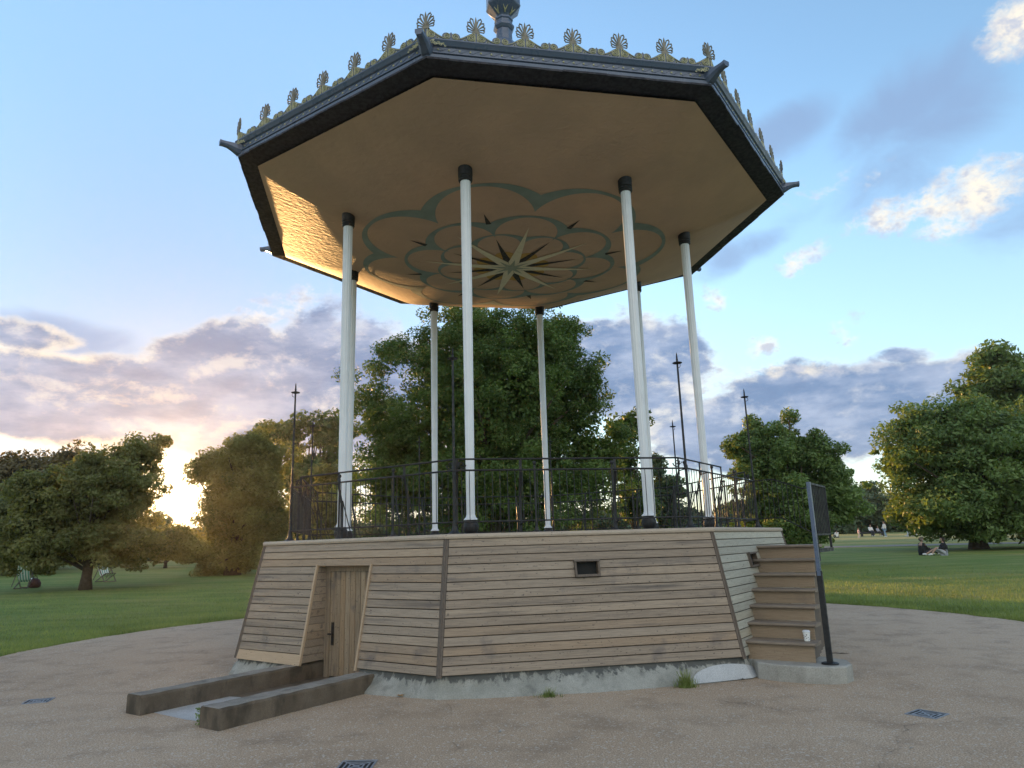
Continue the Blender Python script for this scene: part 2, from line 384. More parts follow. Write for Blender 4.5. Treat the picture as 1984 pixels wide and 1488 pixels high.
# ------------------------------------------------------------------ ground
def ground_sheet():
    rs = [0, 4, 8, 12, 16, 22, 30, 40, 52, 68, 88, 107, 150, 250, 420]; n = 72; mb = MB()
    vs = [(0, 0, G0-.004)]
    for r in rs[1:]:
        for k in range(n):
            a = 2*pi*k/n; x, y = r*cos(a), r*sin(a); vs.append((x, y, gz(x, y)-.004))
    fs = [(0, 1+k, 1+(k+1) % n) for k in range(n)]
    for i in range(len(rs)-2):
        for k in range(n): fs.append((1+i*n+k, 1+(i+1)*n+k, 1+(i+1)*n+(k+1) % n, 1+i*n+(k+1) % n))
    mb.add(vs, fs); return mb.build('ground', MT['lawn'], smooth=True)
tag(ground_sheet(), kind='structure')
def forecourt():
    mb = MB(); pts = []
    for i in range(181):
        a = radians(-28+236*i/180); r = 8.22+.035*sin(a*31)+.03*sin(a*57+1)
        pts.append((r*cos(a), r*sin(a)))
    pts += [(-10.5, -6), (-13.5, -11), (-16, -22), (16, -22), (13.5, -11), (10.5, -6)]
    top = [(x, y, G0+.004) for x, y in pts]; n = len(pts)
    mb.add([(0, -3, G0+.004)]+top, [(0, 1+i, 1+(i+1) % n) for i in range(n)])
    return mb.build('path', MT['gravel'])
tag(forecourt(), kind='structure')
# the far footpath, a pale line over the lawn
mb = MB(); A = [gp(x, 1059.5-(x-1700)*.022) for x in range(1560, 2200, 40)]; B = [gp(x, 1056.5-(x-1700)*.022) for x in range(1560, 2200, 40)]
for i in range(len(A)-1):
    mb.add([a+Vector((0, 0, .012)) for a in (A[i], A[i+1], B[i+1], B[i])], [(0, 1, 2, 3)])
tag(mb.build('footpath', MT['wall_top']), kind='structure')
def blades(region, n, hmin, hmax, wd):
    P = region(n); n = len(P)
    a = rng.uniform(0, 2*pi, n); h = rng.uniform(hmin, hmax, n); ln = rng.uniform(.1, .6, n)*h
    dx, dy = np.cos(a), np.sin(a); b = rng.uniform(0, 2*pi, n)
    wx, wy = np.cos(b)*wd, np.sin(b)*wd
    V = np.zeros((n, 4, 3)); V[:, 0] = P; V[:, 1] = P; V[:, 0, 0] -= wx; V[:, 0, 1] -= wy; V[:, 1, 0] += wx; V[:, 1, 1] += wy
    V[:, 2] = P; V[:, 2, 0] += dx*ln+wx*.2; V[:, 2, 1] += dy*ln+wy*.2; V[:, 2, 2] += h
    V[:, 3] = P; V[:, 3, 0] += dx*ln-wx*.2; V[:, 3, 1] += dy*ln-wy*.2; V[:, 3, 2] += h*.96
    return V
def lawn_region(a0, a1):
    def f(n):
        t = rng.uniform(0, 1, n)**1.6; r = 8.2+t*17; a = np.radians(rng.uniform(a0, a1, n))
        x, y = r*np.cos(a), r*np.sin(a); z = G0+.012*np.maximum(0, r-12)-.006
        return np.stack([x, y, z], 1)
    return f
VL = np.concatenate([blades(lawn_region(100, 195), 75000, .025, .07, .006), blades(lawn_region(-15, 70), 75000, .025, .07, .006)])
tag(quads('grass', VL, MT['blade']), 'short mown grass blades covering the lawn round the gravel circle', 'grass', kind='stuff')

# ------------------------------------------------------------------ bandstand
PHI = -1.7683; C8 = cos(pi/8); S8 = sin(pi/8); H = 1.5
def oc(k, R, z): a = PHI+k*pi/4; return Vector((R*cos(a), R*sin(a), z))
def fn(k): a = PHI+(k+.5)*pi/4; return Vector((cos(a), sin(a), 0)), Vector((-sin(a), cos(a), 0))
def fp(k, u, n, z): N_, U_ = fn(k); return N_*n+U_*u+Vector((0, 0, z))
def fmat(k): N_, U_ = fn(k); m = Matrix((U_, -N_, Vector((0, 0, 1)))).transposed().to_4x4(); return m   # local x=u, y=-outward, z=up
BS = empty('bandstand', (0, 0, G0), label='octagonal park bandstand with timber base, white columns, painted ceiling and black cornice', cat='bandstand')
BS0 = Matrix.Translation((0, 0, -G0))       # children keep absolute coordinates
NB, ZB = 4.33*C8, .10; NT, ZT = 4.034*C8, 1.445
SL = hypot(NB-NT, ZT-ZB)
def smat(k):      # sloped wall frame: x=u, y=inward normal, z=up the slope, origin bottom centre
    N_, U_ = fn(k); up = (N_*(NT-NB)+Vector((0, 0, ZT-ZB))).normalized(); inn = up.cross(U_)
    m = Matrix((U_, inn, up)).transposed().to_4x4(); m.translation = N_*NB+Vector((0, 0, ZB)); return BS0 @ m
def hw(v): return (4.33+(4.034-4.33)*v/SL)*S8
for k in range(8):
    mb = MB(); bk = MB(); nb = 15; bh = SL/nb; holes = []
    if k == 7: holes = [(-.43, .48, -1, 1.112)]
    if k in (0, 1): holes = [(-.15, .13, .925, 1.10) if k == 0 else (-.50, -.20, .925, 1.10)]
    for i in range(nb):
        v0, v1 = i*bh+.004, (i+1)*bh-.003
        segs = [(-hw(v0)+.03, hw(v0)-.03)]
        for a, b, c, d in holes:
            if v1 > c+.01 and v0 < d-.01:
                segs = [(segs[0][0], a), (b, segs[0][1])]
        for a, b in segs:
            j = random.uniform(-.0015, .0015)
            if k == 7 and i == 0 and a < -1: continue
            # bevelled board: bottom edge slightly undercut
            y0 = -.014+j
            sh = (hw(v0)-hw(v1))
            a1 = a+sh if a < -1 else a; b1 = b-sh if b > 1 else b
            pr = [(0.012, v0), (y0+.004, v0), (y0, v0+.004), (y0, v1-.006), (y0+.006, v1), (.012, v1)]
            L = [(a+(a1-a)*(z-v0)/bh, y, z) for y, z in pr]; R = [(b+(b1-b)*(z-v0)/bh, y, z) for y, z in pr]
            mb.add(L+R, [(0, 1, 2, 3, 4, 5), (11, 10, 9, 8, 7, 6)]+[(q, q+6, (q+1) % 6+6, (q+1) % 6) for q in range(6)])
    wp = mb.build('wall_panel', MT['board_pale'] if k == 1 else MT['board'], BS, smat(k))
    # dark lining behind the board gaps
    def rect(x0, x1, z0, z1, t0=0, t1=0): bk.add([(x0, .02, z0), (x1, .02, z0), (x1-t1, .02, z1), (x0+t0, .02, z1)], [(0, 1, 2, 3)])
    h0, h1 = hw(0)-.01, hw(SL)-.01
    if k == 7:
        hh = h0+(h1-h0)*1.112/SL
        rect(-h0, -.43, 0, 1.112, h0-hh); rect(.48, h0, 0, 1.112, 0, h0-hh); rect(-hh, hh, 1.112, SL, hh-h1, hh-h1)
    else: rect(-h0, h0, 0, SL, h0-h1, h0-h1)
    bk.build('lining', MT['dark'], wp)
    if k == 7:
        mb = MB(); v1 = bh; y0 = -.028
        mb.hexa([(-h0+.03, y0, -.02), (-.43, y0, -.035), (-.43, .01, -.035), (-h0+.03, .01, -.02), (-h0+.05, y0, v1), (-.43, y0, v1-.004), (-.43, .01, v1-.004), (-h0+.05, .01, v1)])
        mb.build('replacement_board', MT['board_new'], wp, label='pale new board at the foot of the grey boarding')
# hip trims
for k in range(8):
    mb = MB(); o1 = oc(k, 4.345, ZB-.012); o2 = oc(k, 4.049, ZT-.002); rad = oc(k, 1, 0); tg = Vector((-rad.y, rad.x, 0))
    for s_ in (-1, 1):
        N_, U_ = fn(k-1 if s_ < 0 else k); d = U_*s_
        a, b = o1+d*.002, o2+d*.002; e = d*.028; q = N_*.012
        mb.hexa([a-q, a+e-q, a+e+q*.3, a+q*.5, b-q, b+e-q, b+e+q*.3, b+q*.5])
    mb.tube([o1+rad*.004, o2+rad*.004], .011, 8)
    mb.build('corner_trim', MT['trim'], BS, BS0)
# vents
def vent(k, a, b, c, d):
    fr = MB(); t = .022; yb, yf = .03, -.045
    fr.box(a-t-.006, b+t+.006, yf-.012, yb, d, d+t); fr.box(a-t, b+t, yf-.006, yb, c-t-.003, c)
    fr.box(a-t, a, yf, yb, c, d); fr.box(b, b+t, yf, yb, c, d)
    f = fr.build('vent', MT['trim'], BS, smat(k), label='small wooden vent box in the boarding')
    m2 = MB(); m2.add([(a, .015, c), (b, .015, c), (b, .015, d), (a, .015, d)], [(0, 1, 2, 3)]); m2.build('opening', MT['dark'], f)
vent(0, -.13, .11, .94, 1.078); vent(1, -.48, -.22, .94, 1.078)
# door recess: reveals, lintel, frame, planks
nd = 3.66
zt_ = ZB+1.112*(ZT-ZB)/SL; nt_ = NB+(NT-NB)*1.112/SL
def fpz(u, n, z): return fp(7, u, n, z)
for s_, u0 in ((-1, -.43), (1, .48)):
    mb = MB(); nbd = 13; zz = np.linspace(.09, zt_, nbd+1)
    for i in range(nbd):
        za, zb = zz[i]+.003, zz[i+1]-.002
        na = NB+(NT-NB)*(za-ZB)/(ZT-ZB)-.012; nb_ = NB+(NT-NB)*(zb-ZB)/(ZT-ZB)-.012
        A = [fpz(u0, nd-.02, za), fpz(u0, na, za), fpz(u0, nb_, zb), fpz(u0, nd-.02, zb)]
        off = fn(7)[1]*(.018*s_)
        mb.hexa([A[0], A[1], A[1]+off, A[0]+off, A[3], A[2], A[2]+off, A[3]+off])
    mb.build('door_reveal', MT['board'], BS, BS0)
mb = MB()
mb.hexa([fpz(-.45, nd-.02, zt_-.004), fpz(.50, nd-.02, zt_-.004), fpz(.50, nt_+.004, zt_-.004), fpz(-.45, nt_+.004, zt_-.004),
         fpz(-.45, nd-.02, zt_+.014), fpz(.50, nd-.02, zt_+.014), fpz(.50, nt_+.004, zt_+.014), fpz(-.45, nt_+.004, zt_+.014)])
for u0 in (-.436, .486):   # sloping edge boards of the opening
    a = fpz(u0, NB+.016, ZB-.02); b = fpz(u0, nt_+.016, zt_+.01)
    mb.bar(a, b, .026, .03, fn(7)[0])
mb.build('door_surround', MT['board_new'], BS, BS0)
mb = MB()
mb.box(-.43, -.355, -nd, -nd+.05, G0, zt_-.004); mb.box(.42, .48, -nd, -nd+.05, G0, zt_-.004); mb.box(-.355, .42, -nd-.004, -nd+.05, zt_-.075, zt_-.004)
mb.build('door_frame', MT['door'], BS, BS0 @ fmat(7))
mb = MB(); npk = 9; wpk = .775/npk
for i in range(npk):
    x0 = -.355+i*wpk; mb.bbox(0, 1.0, 0, 1, 0, 1) if False else None
    c = .006; x1 = x0+wpk-.006; y = -nd+.012; z0, z1 = G0+.02, zt_-.078
    pr = [(x0, y+.02), (x0, y+c), (x0+c, y), (x1-c, y), (x1, y+c), (x1, y+.02)]
    mb.add([(a, b, z0) for a, b in pr]+[(a, b, z1) for a, b in pr], [(5, 4, 3, 2, 1, 0), tuple(range(6, 12))]+[(q, (q+1) % 6, (q+1) % 6+6, q+6) for q in range(6)])
dr = mb.build('door', MT['door'], BS, BS0 @ fmat(7))
mb = MB(); hx, hz, hy = -.295, .36, -nd+.005
mb.box(hx-.018, hx+.018, hy-.006, hy+.005, hz-.10, hz+.16); mb.tube([(hx, hy-.05, hz+.03), (hx, hy, hz+.03)], .009); mb.tube([(hx-.03, hy-.045, hz+.03), (hx+.05, hy-.045, hz+.03)], .011)
mb.tube([(hx, hy-.01, hz-.05), (hx, hy, hz-.05)], .012)
mb.build('handle', MT['black'], dr)
# plinth (octagon under the boards flaring to a rounded foot)
mb = MB(); n = 96; prof = [(0, .118), (.25, .06), (.6, -.02), (.9, -.085), (1.0, G0-.02)]
def octR(th, R): a = ((th-PHI) % (pi/4))-pi/8; return R*C8/cos(a)
o = 0; gap = []
for i in range(n+1):
    th = PHI+2*pi*i/n
    for t, z in prof:
        j = .012*sin(th*23+z*40)*t
        r = octR(th, 4.30)*(1-t)+(.55*octR(th, 4.52)+.45*4.27+.02*sin(th*5+1))*t+j-.03*sin(pi*t)
        mb.v.append((r*cos(th), r*sin(th), z))
for i in range(n):
    th = PHI+2*pi*(i+.5)/n; N7 = fn(7)[0]; U7 = fn(7)[1]; P = Vector((4.2*cos(th), 4.2*sin(th), 0))
    if P.dot(N7) > 0 and -.42 < P.dot(U7) < .47: continue
    for q in range(len(prof)-1):
        a = i*len(prof)+q; b = (i+1)*len(prof)+q; mb.f.append((a, b, b+1, a+1))
mb.build('plinth', MT['concrete'], BS, BS0, smooth=True)
# mortar patch on the plinth foot, by the steps
mb = MB(); pts = []
c0 = PHI+radians(42.5); prof2 = lambda th, t: ((octR(th, 4.30)*(1-t)+(.55*octR(th, 4.52)+.45*4.27+.02*sin(th*5+1))*t-.03*sin(pi*t)+.02))
for i in range(15):
    f = i/14; th = c0-radians(7.2)+radians(13.5)*f; e = sin(pi*f)**.6
    for t in (.98-.05, .93-.62*e):
        t = min(.985, t); z = np.interp(t, [q[0] for q in prof], [q[1] for q in prof])+.003; r = prof2(th, t)+.001; mb.v.append((r*cos(th), r*sin(th), z))
for i in range(14): mb.f.append((2*i, 2*i+2, 2*i+3, 2*i+1))
mb.build('mortar_patch', MT['patch'], BS, BS0)
# deck
mb = MB(); pr = [(3.9, 1.445), (4.045, 1.445), (4.066, 1.452), (4.072, 1.472), (4.066, 1.492), (4.05, 1.5)]
for R, z in pr:
    for k in range(8): mb.v.append(tuple(oc(k, R, z)))
for i in range(len(pr)-1):
    for k in range(8): mb.f.append((i*8+k, i*8+(k+1) % 8, (i+1)*8+(k+1) % 8, (i+1)*8+k))
mb.f.append(tuple(range(40, 48))); mb.f.append(tuple(range(7, -1, -1)))
mb.build('deck', MT['deck'], BS, BS0)
# columns
def zc(r): return 6.17+.02*r*r+.00085*r**4
RC, ZC = 3.0102, 6.44
for k in range(8):
    c = oc(k, RC, 0); mb = MB(); n = 24; zs = [(1.70, .056), (1.76, .054), (2.6, .057), (4.5, .066), (6.24, .071)]
    for z, r in zs:
        for q in range(n):
            rr = r*(1.0 if q % 2 else .93); a = 2*pi*q/n; mb.v.append((c.x+rr*cos(a), c.y+rr*sin(a), z))
    for i in range(len(zs)-1):
        for q in range(n): mb.f.append((i*n+q, i*n+(q+1) % n, (i+1)*n+(q+1) % n, (i+1)*n+q))
    mb.lathe([(.06, .175), (.088, .18), (.084, .192), (.064, .21), (.056, .235)], 24, (c.x, c.y, H))
    col = mb.build('column', MT['white'], BS, BS0)
    mb = MB(); mb.lathe([(.11, 0), (.112, .01), (.085, .018), (.074, .026), (.084, .045), (.092, .068), (.095, .095), (.092, .122), (.083, .145), (.070, .160), (.066, .163), (.07, .168), (.07, .178)], 24, (c.x, c.y, H))
    mb.build('column_base', MT['black'], col, smooth=False)
    mb = MB(); t = ZC-6.24
    mb.lathe([(.072, 0), (.092, .004), (.098, .02), (.088, .03), (.098, .045), (.098, .06), (.088, .07), (.1, .085), (.1, t+.03), (.08, t+.04)], 24, (c.x, c.y, 6.235))
    mb.build('column_capital', MT['black'], col)
# ceiling
RI = 4.40
def czf(x, y):
    r = hypot(x, y); th = atan2(y, x); ro = octR(th, RI); t = min(1, r/ro); s_ = t*RI
    q = min(1, max(0, (t-.45)/.45)); q = q*q*(3-2*q)
    return zc(r*(1-q)+s_*q)
mb = MB(); n = 128; NR = 36
for i in range(NR+1):
    for k in range(n):
        th = PHI+2*pi*k/n; ro = octR(th, RI); t = i/NR; x, y = ro*t*cos(th), ro*t*sin(th)
        mb.v.append((x, y, czf(x, y)))
for i in range(NR):
    for k in range(n): mb.f.append((i*n+k, i*n+(k+1) % n, (i+1)*n+(k+1) % n, (i+1)*n+k))
ce = mb.build('ceiling', MT['plaster'], BS, BS0, smooth=True)
# mural
def dr_(x, y, k): return (x, y, czf(x, y)-k)
def strip(mb, fi, fo, n, k, m=2):
    o = len(mb.v)
    for i in range(n+1):
        th = 2*pi*i/n
        a, b = fi(th), max(fo(th), fi(th)+.0005)
        for j in range(m+1):
            r = a+(b-a)*j/m; mb.v.append(dr_(r*cos(th+PHI), r*sin(th+PHI), k))
    for i in range(n):
        for j in range(m): a = o+i*(m+1)+j; mb.f.append((a, a+1, a+m+2, a+m+1))
def petal(c, rho, ph):        # radius of 8 overlapping circles centred at distance c
    def f(th):
        a = ((th-ph+pi/8) % (pi/4))-pi/8
        return c*cos(a)+sqrt(max(0, rho*rho-(c*sin(a))**2))
    return f
def outer(rm, rc, ph, pw=1.0):
    def f(th): a = ((th-ph+pi/8) % (pi/4))-pi/8; return rm+(rc-rm)*(abs(a)/(pi/8))**2.2
    return f
mb = MB()
strip(mb, petal(1.88, .76, 0), outer(2.70, 2.40, 0), 480, .004)
strip(mb, petal(1.32, .50, pi/8), outer(1.875, 1.68, pi/8), 480, .004)
strip(mb, petal(.93, .36, 0), outer(1.325, 1.19, 0), 480, .004)
mb.build('scalloped_rosette', MT['teal'], ce)
mb = MB(); strip(mb, lambda t: .02, outer(.68, .50, 0), 160, .004, 4); mb.build('amber_disc', MT['amber'], ce)
def spike(mb, th, r0, r1, hwid, k, nseg=8, r00=None):
    d = Vector((cos(th), sin(th))); p = Vector((-d.y, d.x)); o = len(mb.v)
    rs = [r00 if r00 is not None else r0]+[r0+(r1-r0)*i/nseg for i in range(nseg+1)]
    ws = [.002]+[hwid*(1-i/nseg) for i in range(nseg+1)]
    for r, w_ in zip(rs, ws):
        for s_ in (-1, 0, 1): q = d*r+p*(w_*s_); mb.v.append(dr_(q.x, q.y, k))
    for i in range(len(rs)-1):
        for j in (0, 1): a = o+i*3+j; mb.f.append((a, a+1, a+4, a+3))
for j in range(8):
    mb = MB(); spike(mb, PHI+j*pi/4, .30, 1.18, .066, .008, r00=.2); mb.build('dark_ray', MT['raven'], ce)
    mb = MB(); spike(mb, PHI+j*pi/4, 1.67, 1.97, .045, .008, 4, r00=1.669); mb.build('dark_arrowhead', MT['raven'], ce)
    mb = MB(); spike(mb, PHI+pi/8+j*pi/4, .24, 1.54, .095, .012, 10, r00=.0); mb.build('cream_ray', MT['cream'], ce)
mb = MB()
for j in range(8): spike(mb, PHI+pi/8+j*pi/4, .10, .36, .042, .016, 4, r00=.0)
mb.build('star_centre', MT['pale'], ce)
# cornice: one moulded length per side
RR = 4.676
cor = [(4.39, 6.93), (4.40, 6.965), (4.62, 6.985), (4.63, 6.955), (4.676, 6.955), (4.682, 7.0), (4.668, 7.006), (4.668, 7.016), (4.69, 7.02), (4.69, 7.034), (4.672, 7.04),
       (4.676, 7.105), (4.70, 7.115), (4.72, 7.145), (4.735, 7.165), (4.735, 7.18), (4.70, 7.186), (4.56, 7.19)]
for k in range(8):
    mb = MB()
    for R, z in cor:
        for j in (0, 1):
            P = oc(k+j, R, z); mb.v.append(tuple(P))
    for i in range(len(cor)-1): mb.f.append((2*i, 2*i+1, 2*i+3, 2*i+2))
    cmb = mb
    # dark soffit board, proud and uneven on its outer edge
    mb = MB(); segs = 13; hwc = lambda R: R*S8
    for j in range(segs):
        f0, f1_ = j/segs, (j+1)/segs; e = random.uniform(0, .014)
        n0, n1 = 4.375*C8, (4.672)*C8+.004+e
        A = [(-1+2*f0)*n0*S8/C8, (-1+2*f1_)*n0*S8/C8, (-1+2*f0)*n1*S8/C8, (-1+2*f1_)*n1*S8/C8]
        z0, z1 = 6.905, 6.938
        mb.hexa([fp(k, A[0], n0, z0), fp(k, A[1], n0, z0), fp(k, A[3], n1, z0+.028), fp(k, A[2], n1, z0+.028), fp(k, A[0], n0, z1), fp(k, A[1], n0, z1), fp(k, A[3], n1, z1+.022), fp(k, A[2], n1, z1+.022)])
    sofb = mb
    # frieze studs and the wave between them
    mb = MB(); wv = MB(); ns = 27; n0 = 4.674*C8; L = 4.674*S8-.14
    for j in range(ns):
        u = -L+2*L*j/(ns-1); P = fp(k, u, n0, 7.072); N_, U_ = fn(k)
        for r, q in ((.0125, .0), ): mb.v += []
        o = len(mb.v)
        for ri_, hi in ((.0135, 0), (.012, .006), (.007, .010)):
            for t in range(8): mb.v.append(tuple(P+N_*hi+U_*(ri_*cos(t*pi/4))+Vector((0, 0, ri_*sin(t*pi/4)))))
        for i in range(2):
            for t in range(8): mb.f.append((o+i*8+t, o+i*8+(t+1) % 8, o+i*8+8+(t+1) % 8, o+i*8+8+t))
        mb.f.append(tuple(o+16+t for t in range(8)))
        if j < ns-1:
            du = 2*L/(ns-1); pts = [fp(k, u+du*t/6, n0+.002, 7.072+.024*sin(-pi/2+pi*t/6)) for t in range(7)]
            wv.tube(pts, .0035, 4, caps=False)
    cmb.mark(1); cmb.add(mb.v, mb.f); cmb.mark(0); cmb.add(wv.v, wv.f)
    co = cmb.build('cornice', [MT['navy'], MT['gold']], BS, BS0); sofb.build('soffit_board', MT['soffit'], co)
# roof slopes
mb = MB(); rp = [(4.57, 7.185), (4.0, 7.36), (3.0, 7.8), (2.0, 8.45), (1.1, 9.3), (.45, 10.2), (.22, 10.72)]
for R, z in rp:
    for k in range(8): mb.v.append(tuple(oc(k, R, z)))
for i in range(len(rp)-1):
    for k in range(8): mb.f.append((i*8+k, i*8+(k+1) % 8, (i+1)*8+(k+1) % 8, (i+1)*8+k))
mb.build('roof', MT['navy'], BS, BS0)
mb = MB(); mb.lathe([(.20, 10.6), (.165, 10.7), (.155, 11.0), (.17, 11.01), (.205, 11.06), (.205, 11.1), (.165, 11.14), (.165, 11.2), (.185, 11.22), (.18, 11.26), (.14, 11.29), (.165, 11.33), (.33, 11.5), (.345, 11.53), (.335, 11.56), (.335, 11.9), (.37, 11.93), (.37, 11.98), (.2, 12.3), (.05, 12.8), (.01, 13.2)], 8, rot=PHI)
fi = mb.build('roof_finial', MT['navy'], BS, BS0)
mb = MB()
for k in (7, 0, 1, 3, 5):
    N_, U_ = fn(k)
    for s_ in (-1, 1): mb.tube([N_*.155+Vector((0, 0, 11.325)), N_*.20+U_*.01*s_+Vector((0, 0, 11.36)), N_*.25+U_*.045*s_+Vector((0, 0, 11.42))], [.012, .012, .004], 6)
mb.build('gilt_leaves', MT['gold'], fi)
# cresting
NCR = 4.69*C8; SP = 2*4.69*S8/6
def spiral(c, r, turns=2.1, s_=1, a0=0, n=26):
    out = []
    for i in range(n+1):
        t = i/n; rr = r*(1-t*.86); a = a0+s_*2*pi*turns*t; out.append((c[0]+rr*cos(a), c[1]+rr*sin(a)))
    return out
def crest_top(u):
    q = (u+3*SP) % SP; q = min(q, SP-q)        # distance to nearest antefix
    b = .034+.116*math.exp(-(q/.145)**2)
    return b
me_plate = None; me_scroll = None
plate = MB(); scr = MB(); nU = 180; Lc = 4.69*S8
us = [-Lc+2*Lc*i/nU for i in range(nU+1)]
poly = [(u, crest_top(u)) for u in us]
for i in range(nU):
    (a, ha), (b, hb) = poly[i], poly[i+1]
    plate.hexa([(a, -.006, 0), (b, -.006, 0), (b, .010, 0), (a, .010, 0), (a, -.006, ha), (b, -.006, hb), (b, .010, hb), (a, .010, ha)])
for j in range(6):
    c = -Lc+SP*(j+.5)
    for s_ in (-1, 1):
        cc = (c+s_*.054, .06); circ = [(cc[0]+.054*cos(a), cc[1]+.054*sin(a)) for a in [2*pi*i/16 for i in range(16)]]
        plate.prism(circ, -.004, .008)
        scr.tube([(x, -.010, z) for x, z in spiral(cc, .043, 1.9, s_, pi/2)], .006, 5)
    plate.prism([(c-.014, .05), (c+.014, .05), (c+.02, .10), (c, .125), (c-.02, .10)], -.003, .007)
for j in range(7):
    c = -Lc+SP*j
    for s_ in (-1, 1):
        if abs(c+s_*.06) > Lc: continue
        scr.tube([(x, -.012, z) for x, z in spiral((c+s_*.068, .066), .052, 2.3, s_, pi/2)], .0065, 5)
        scr.tube([(c+s_*t, -.012, max(.012, crest_top(c+t)-.018)) for t in np.linspace(.03, .235, 9)], .0045, 5)
        scr.tube([(c+s_*.12, -.012, .012), (c+s_*.135, -.012, .045), (c+s_*.155, -.012, .012)], .005, 5)
        scr.tube([(c+s_*.02, -.012, .015), (c+s_*.012, -.012, .06), (c+s_*.02, -.012, .13)], .006, 5)
pl0 = sc0 = None
for k in range(8):
    m_ = BS0 @ Matrix.Translation(fn(k)[0]*NCR+Vector((0, 0, 7.186))) @ fmat(k)
    if pl0 is None:
        pl0 = plate.build('cresting', MT['navy'], BS, m_); sc0 = scr.build('gilt_scrollwork', MT['gold'], pl0)
    else:
        p_ = pl0.copy(); C.objects.link(p_); p_.matrix_basis = m_; p_.parent = BS; s2 = sc0.copy(); C.objects.link(s2); s2.parent = p_
af = MB()
for j in range(-4, 5):
    if j == 0: continue
    a = radians(90-j*20); L = {1: .175, 2: .15, 3: .125, 4: .105}[abs(j)]
    d = Vector((cos(a), 0, sin(a))); p = Vector((-d.z, 0, d.x)); b = Vector((0, 0, .015+.006*(4-abs(j))))
    wd = .021
    loop = [b, b+d*L*.55+p*wd*.75, b+d*L*.85+p*wd, b+d*L, b+d*L*.88-p*wd*.95, b+d*L*.6-p*wd*.5, b]
    for s_ in ((1 if j > 0 else -1),):
        af.tube(loop, [.005, .007, .009, .010, .009, .007, .005], 5)
af.prism([(-.006, .01), (-.016, .14), (-.008, .19), (0, .225), (.008, .19), (.016, .14), (.006, .01)], -.006, .006)
af.prism([(-.05, -.012), (.05, -.012), (.035, .02), (0, .032), (-.035, .02)], -.008, .008)
an0 = None
for k in range(8):
    for j in range(6):
        u = -Lc+SP*j; ht = 7.186+.148
        if j == 0:
            a = PHI+k*pi/4; P = oc(k, 4.69, ht); m_ = Matrix.Rotation(a+pi/2, 4, 'Z')
        else:
            P = fp(k, u, NCR, ht); m_ = fmat(k)
        m_ = BS0 @ Matrix.Translation(P) @ m_
        if an0 is None: an0 = af.build('antefix', MT['bronze'], BS, m_)
        else: q_ = an0.copy(); C.objects.link(q_); q_.matrix_basis = m_; q_.parent = BS
# corner horns with gilt foliage
for k in range(8):
    rad = oc(k, 1, 0); tg = Vector((-rad.y, rad.x, 0)); mb = MB()
    st = [(4.60, 7.06, .10, .075), (4.70, 7.065, .095, .065), (4.78, 7.085, .075, .045), (4.84, 7.095, .062, .034), (4.90, 7.098, .056, .032), (4.94, 7.10, .058, .036), (4.941, 7.10, .045, .024)]
    o = len(mb.v)
    for R, z, a, b in st:
        for x, y in ((-.6, -1), (.6, -1), (1, -.4), (1, .9), (.9, 1), (-.9, 1), (-1, .9), (-1, -.4)):
            mb.v.append(tuple(rad*R+tg*(a*.8*x)+Vector((0, 0, z+b*y*(1.25 if y < 0 else .8)))))
    for i in range(len(st)-1):
        for q in range(8): mb.f.append((o+i*8+q, o+i*8+(q+1) % 8, o+i*8+8+(q+1) % 8, o+i*8+8+q))
    mb.f.append(tuple(o+q for q in range(8))); mb.f.append(tuple(o+48+q for q in range(8)))
    hn = mb.build('corner_horn', MT['navy'], BS, BS0)
    mb = MB()
    for s_ in (-1, 1):
        kk = k if s_ > 0 else k-1; N_, U_ = fn(kk); base = oc(k, 4.74, 7.12)
        for j in range(9):
            u = .09+.019*j; r = .021*(1-j/13); c = base+U_*s_*u+Vector((0, 0, .012*sin(j*2.1)-.004*j))
            mb.tube([c+U_*(r*cos(t))+Vector((0, 0, r*sin(t)))+N_*.006 for t in np.linspace(j, j+5, 7)], .0055, 4)
    mb.build('gilt_foliage', MT['gold'], hn)
# spike posts
ZS = 3.691
def spike_post(k, proto=[None]):
    c = oc(k, 3.72, 0); m_ = BS0 @ Matrix.Translation((c.x, c.y, H)) @ Matrix.Rotation(PHI+k*pi/4, 4, 'Z')
    if proto[0] is None:
        mb = MB(); h = ZS-H
        mb.lathe([(.085, 0), (.085, .008), (.055, .018), (.036, .045), (.026, .09), (.024, .13), (.018, .14), (.018, .7), (.024, .71), (.024, .75), (.015, .77), (.012, h-.16), (.02, h-.155), (.055, h-.148), (.062, h-.14), (.055, h-.135), (.014, h-.13), (.012, h-.10), (.016, h-.095),
                  (.009, h-.085), (.013, h-.075), (.008, h-.065), (.011, h-.055), (.007, h-.045), (.009, h-.035), (.005, h-.02), (.001, h)], 14)
        a = mb.build('spike_post', MT['black'], BS, m_)
        s2 = MB(); s2.tube([(.02+.028*cos(t), 0, h-.18+.028*sin(t)) for t in np.linspace(-2.6, 1.2, 9)], .004, 5); s2.build('ring', MT['black'], a)
        proto[0] = a
    else:
        a = proto[0].copy(); C.objects.link(a); a.matrix_basis = m_; a.parent = BS
        for ch in list(proto[0].children): b = ch.copy(); C.objects.link(b); b.parent = a
for k in range(8): spike_post(k)
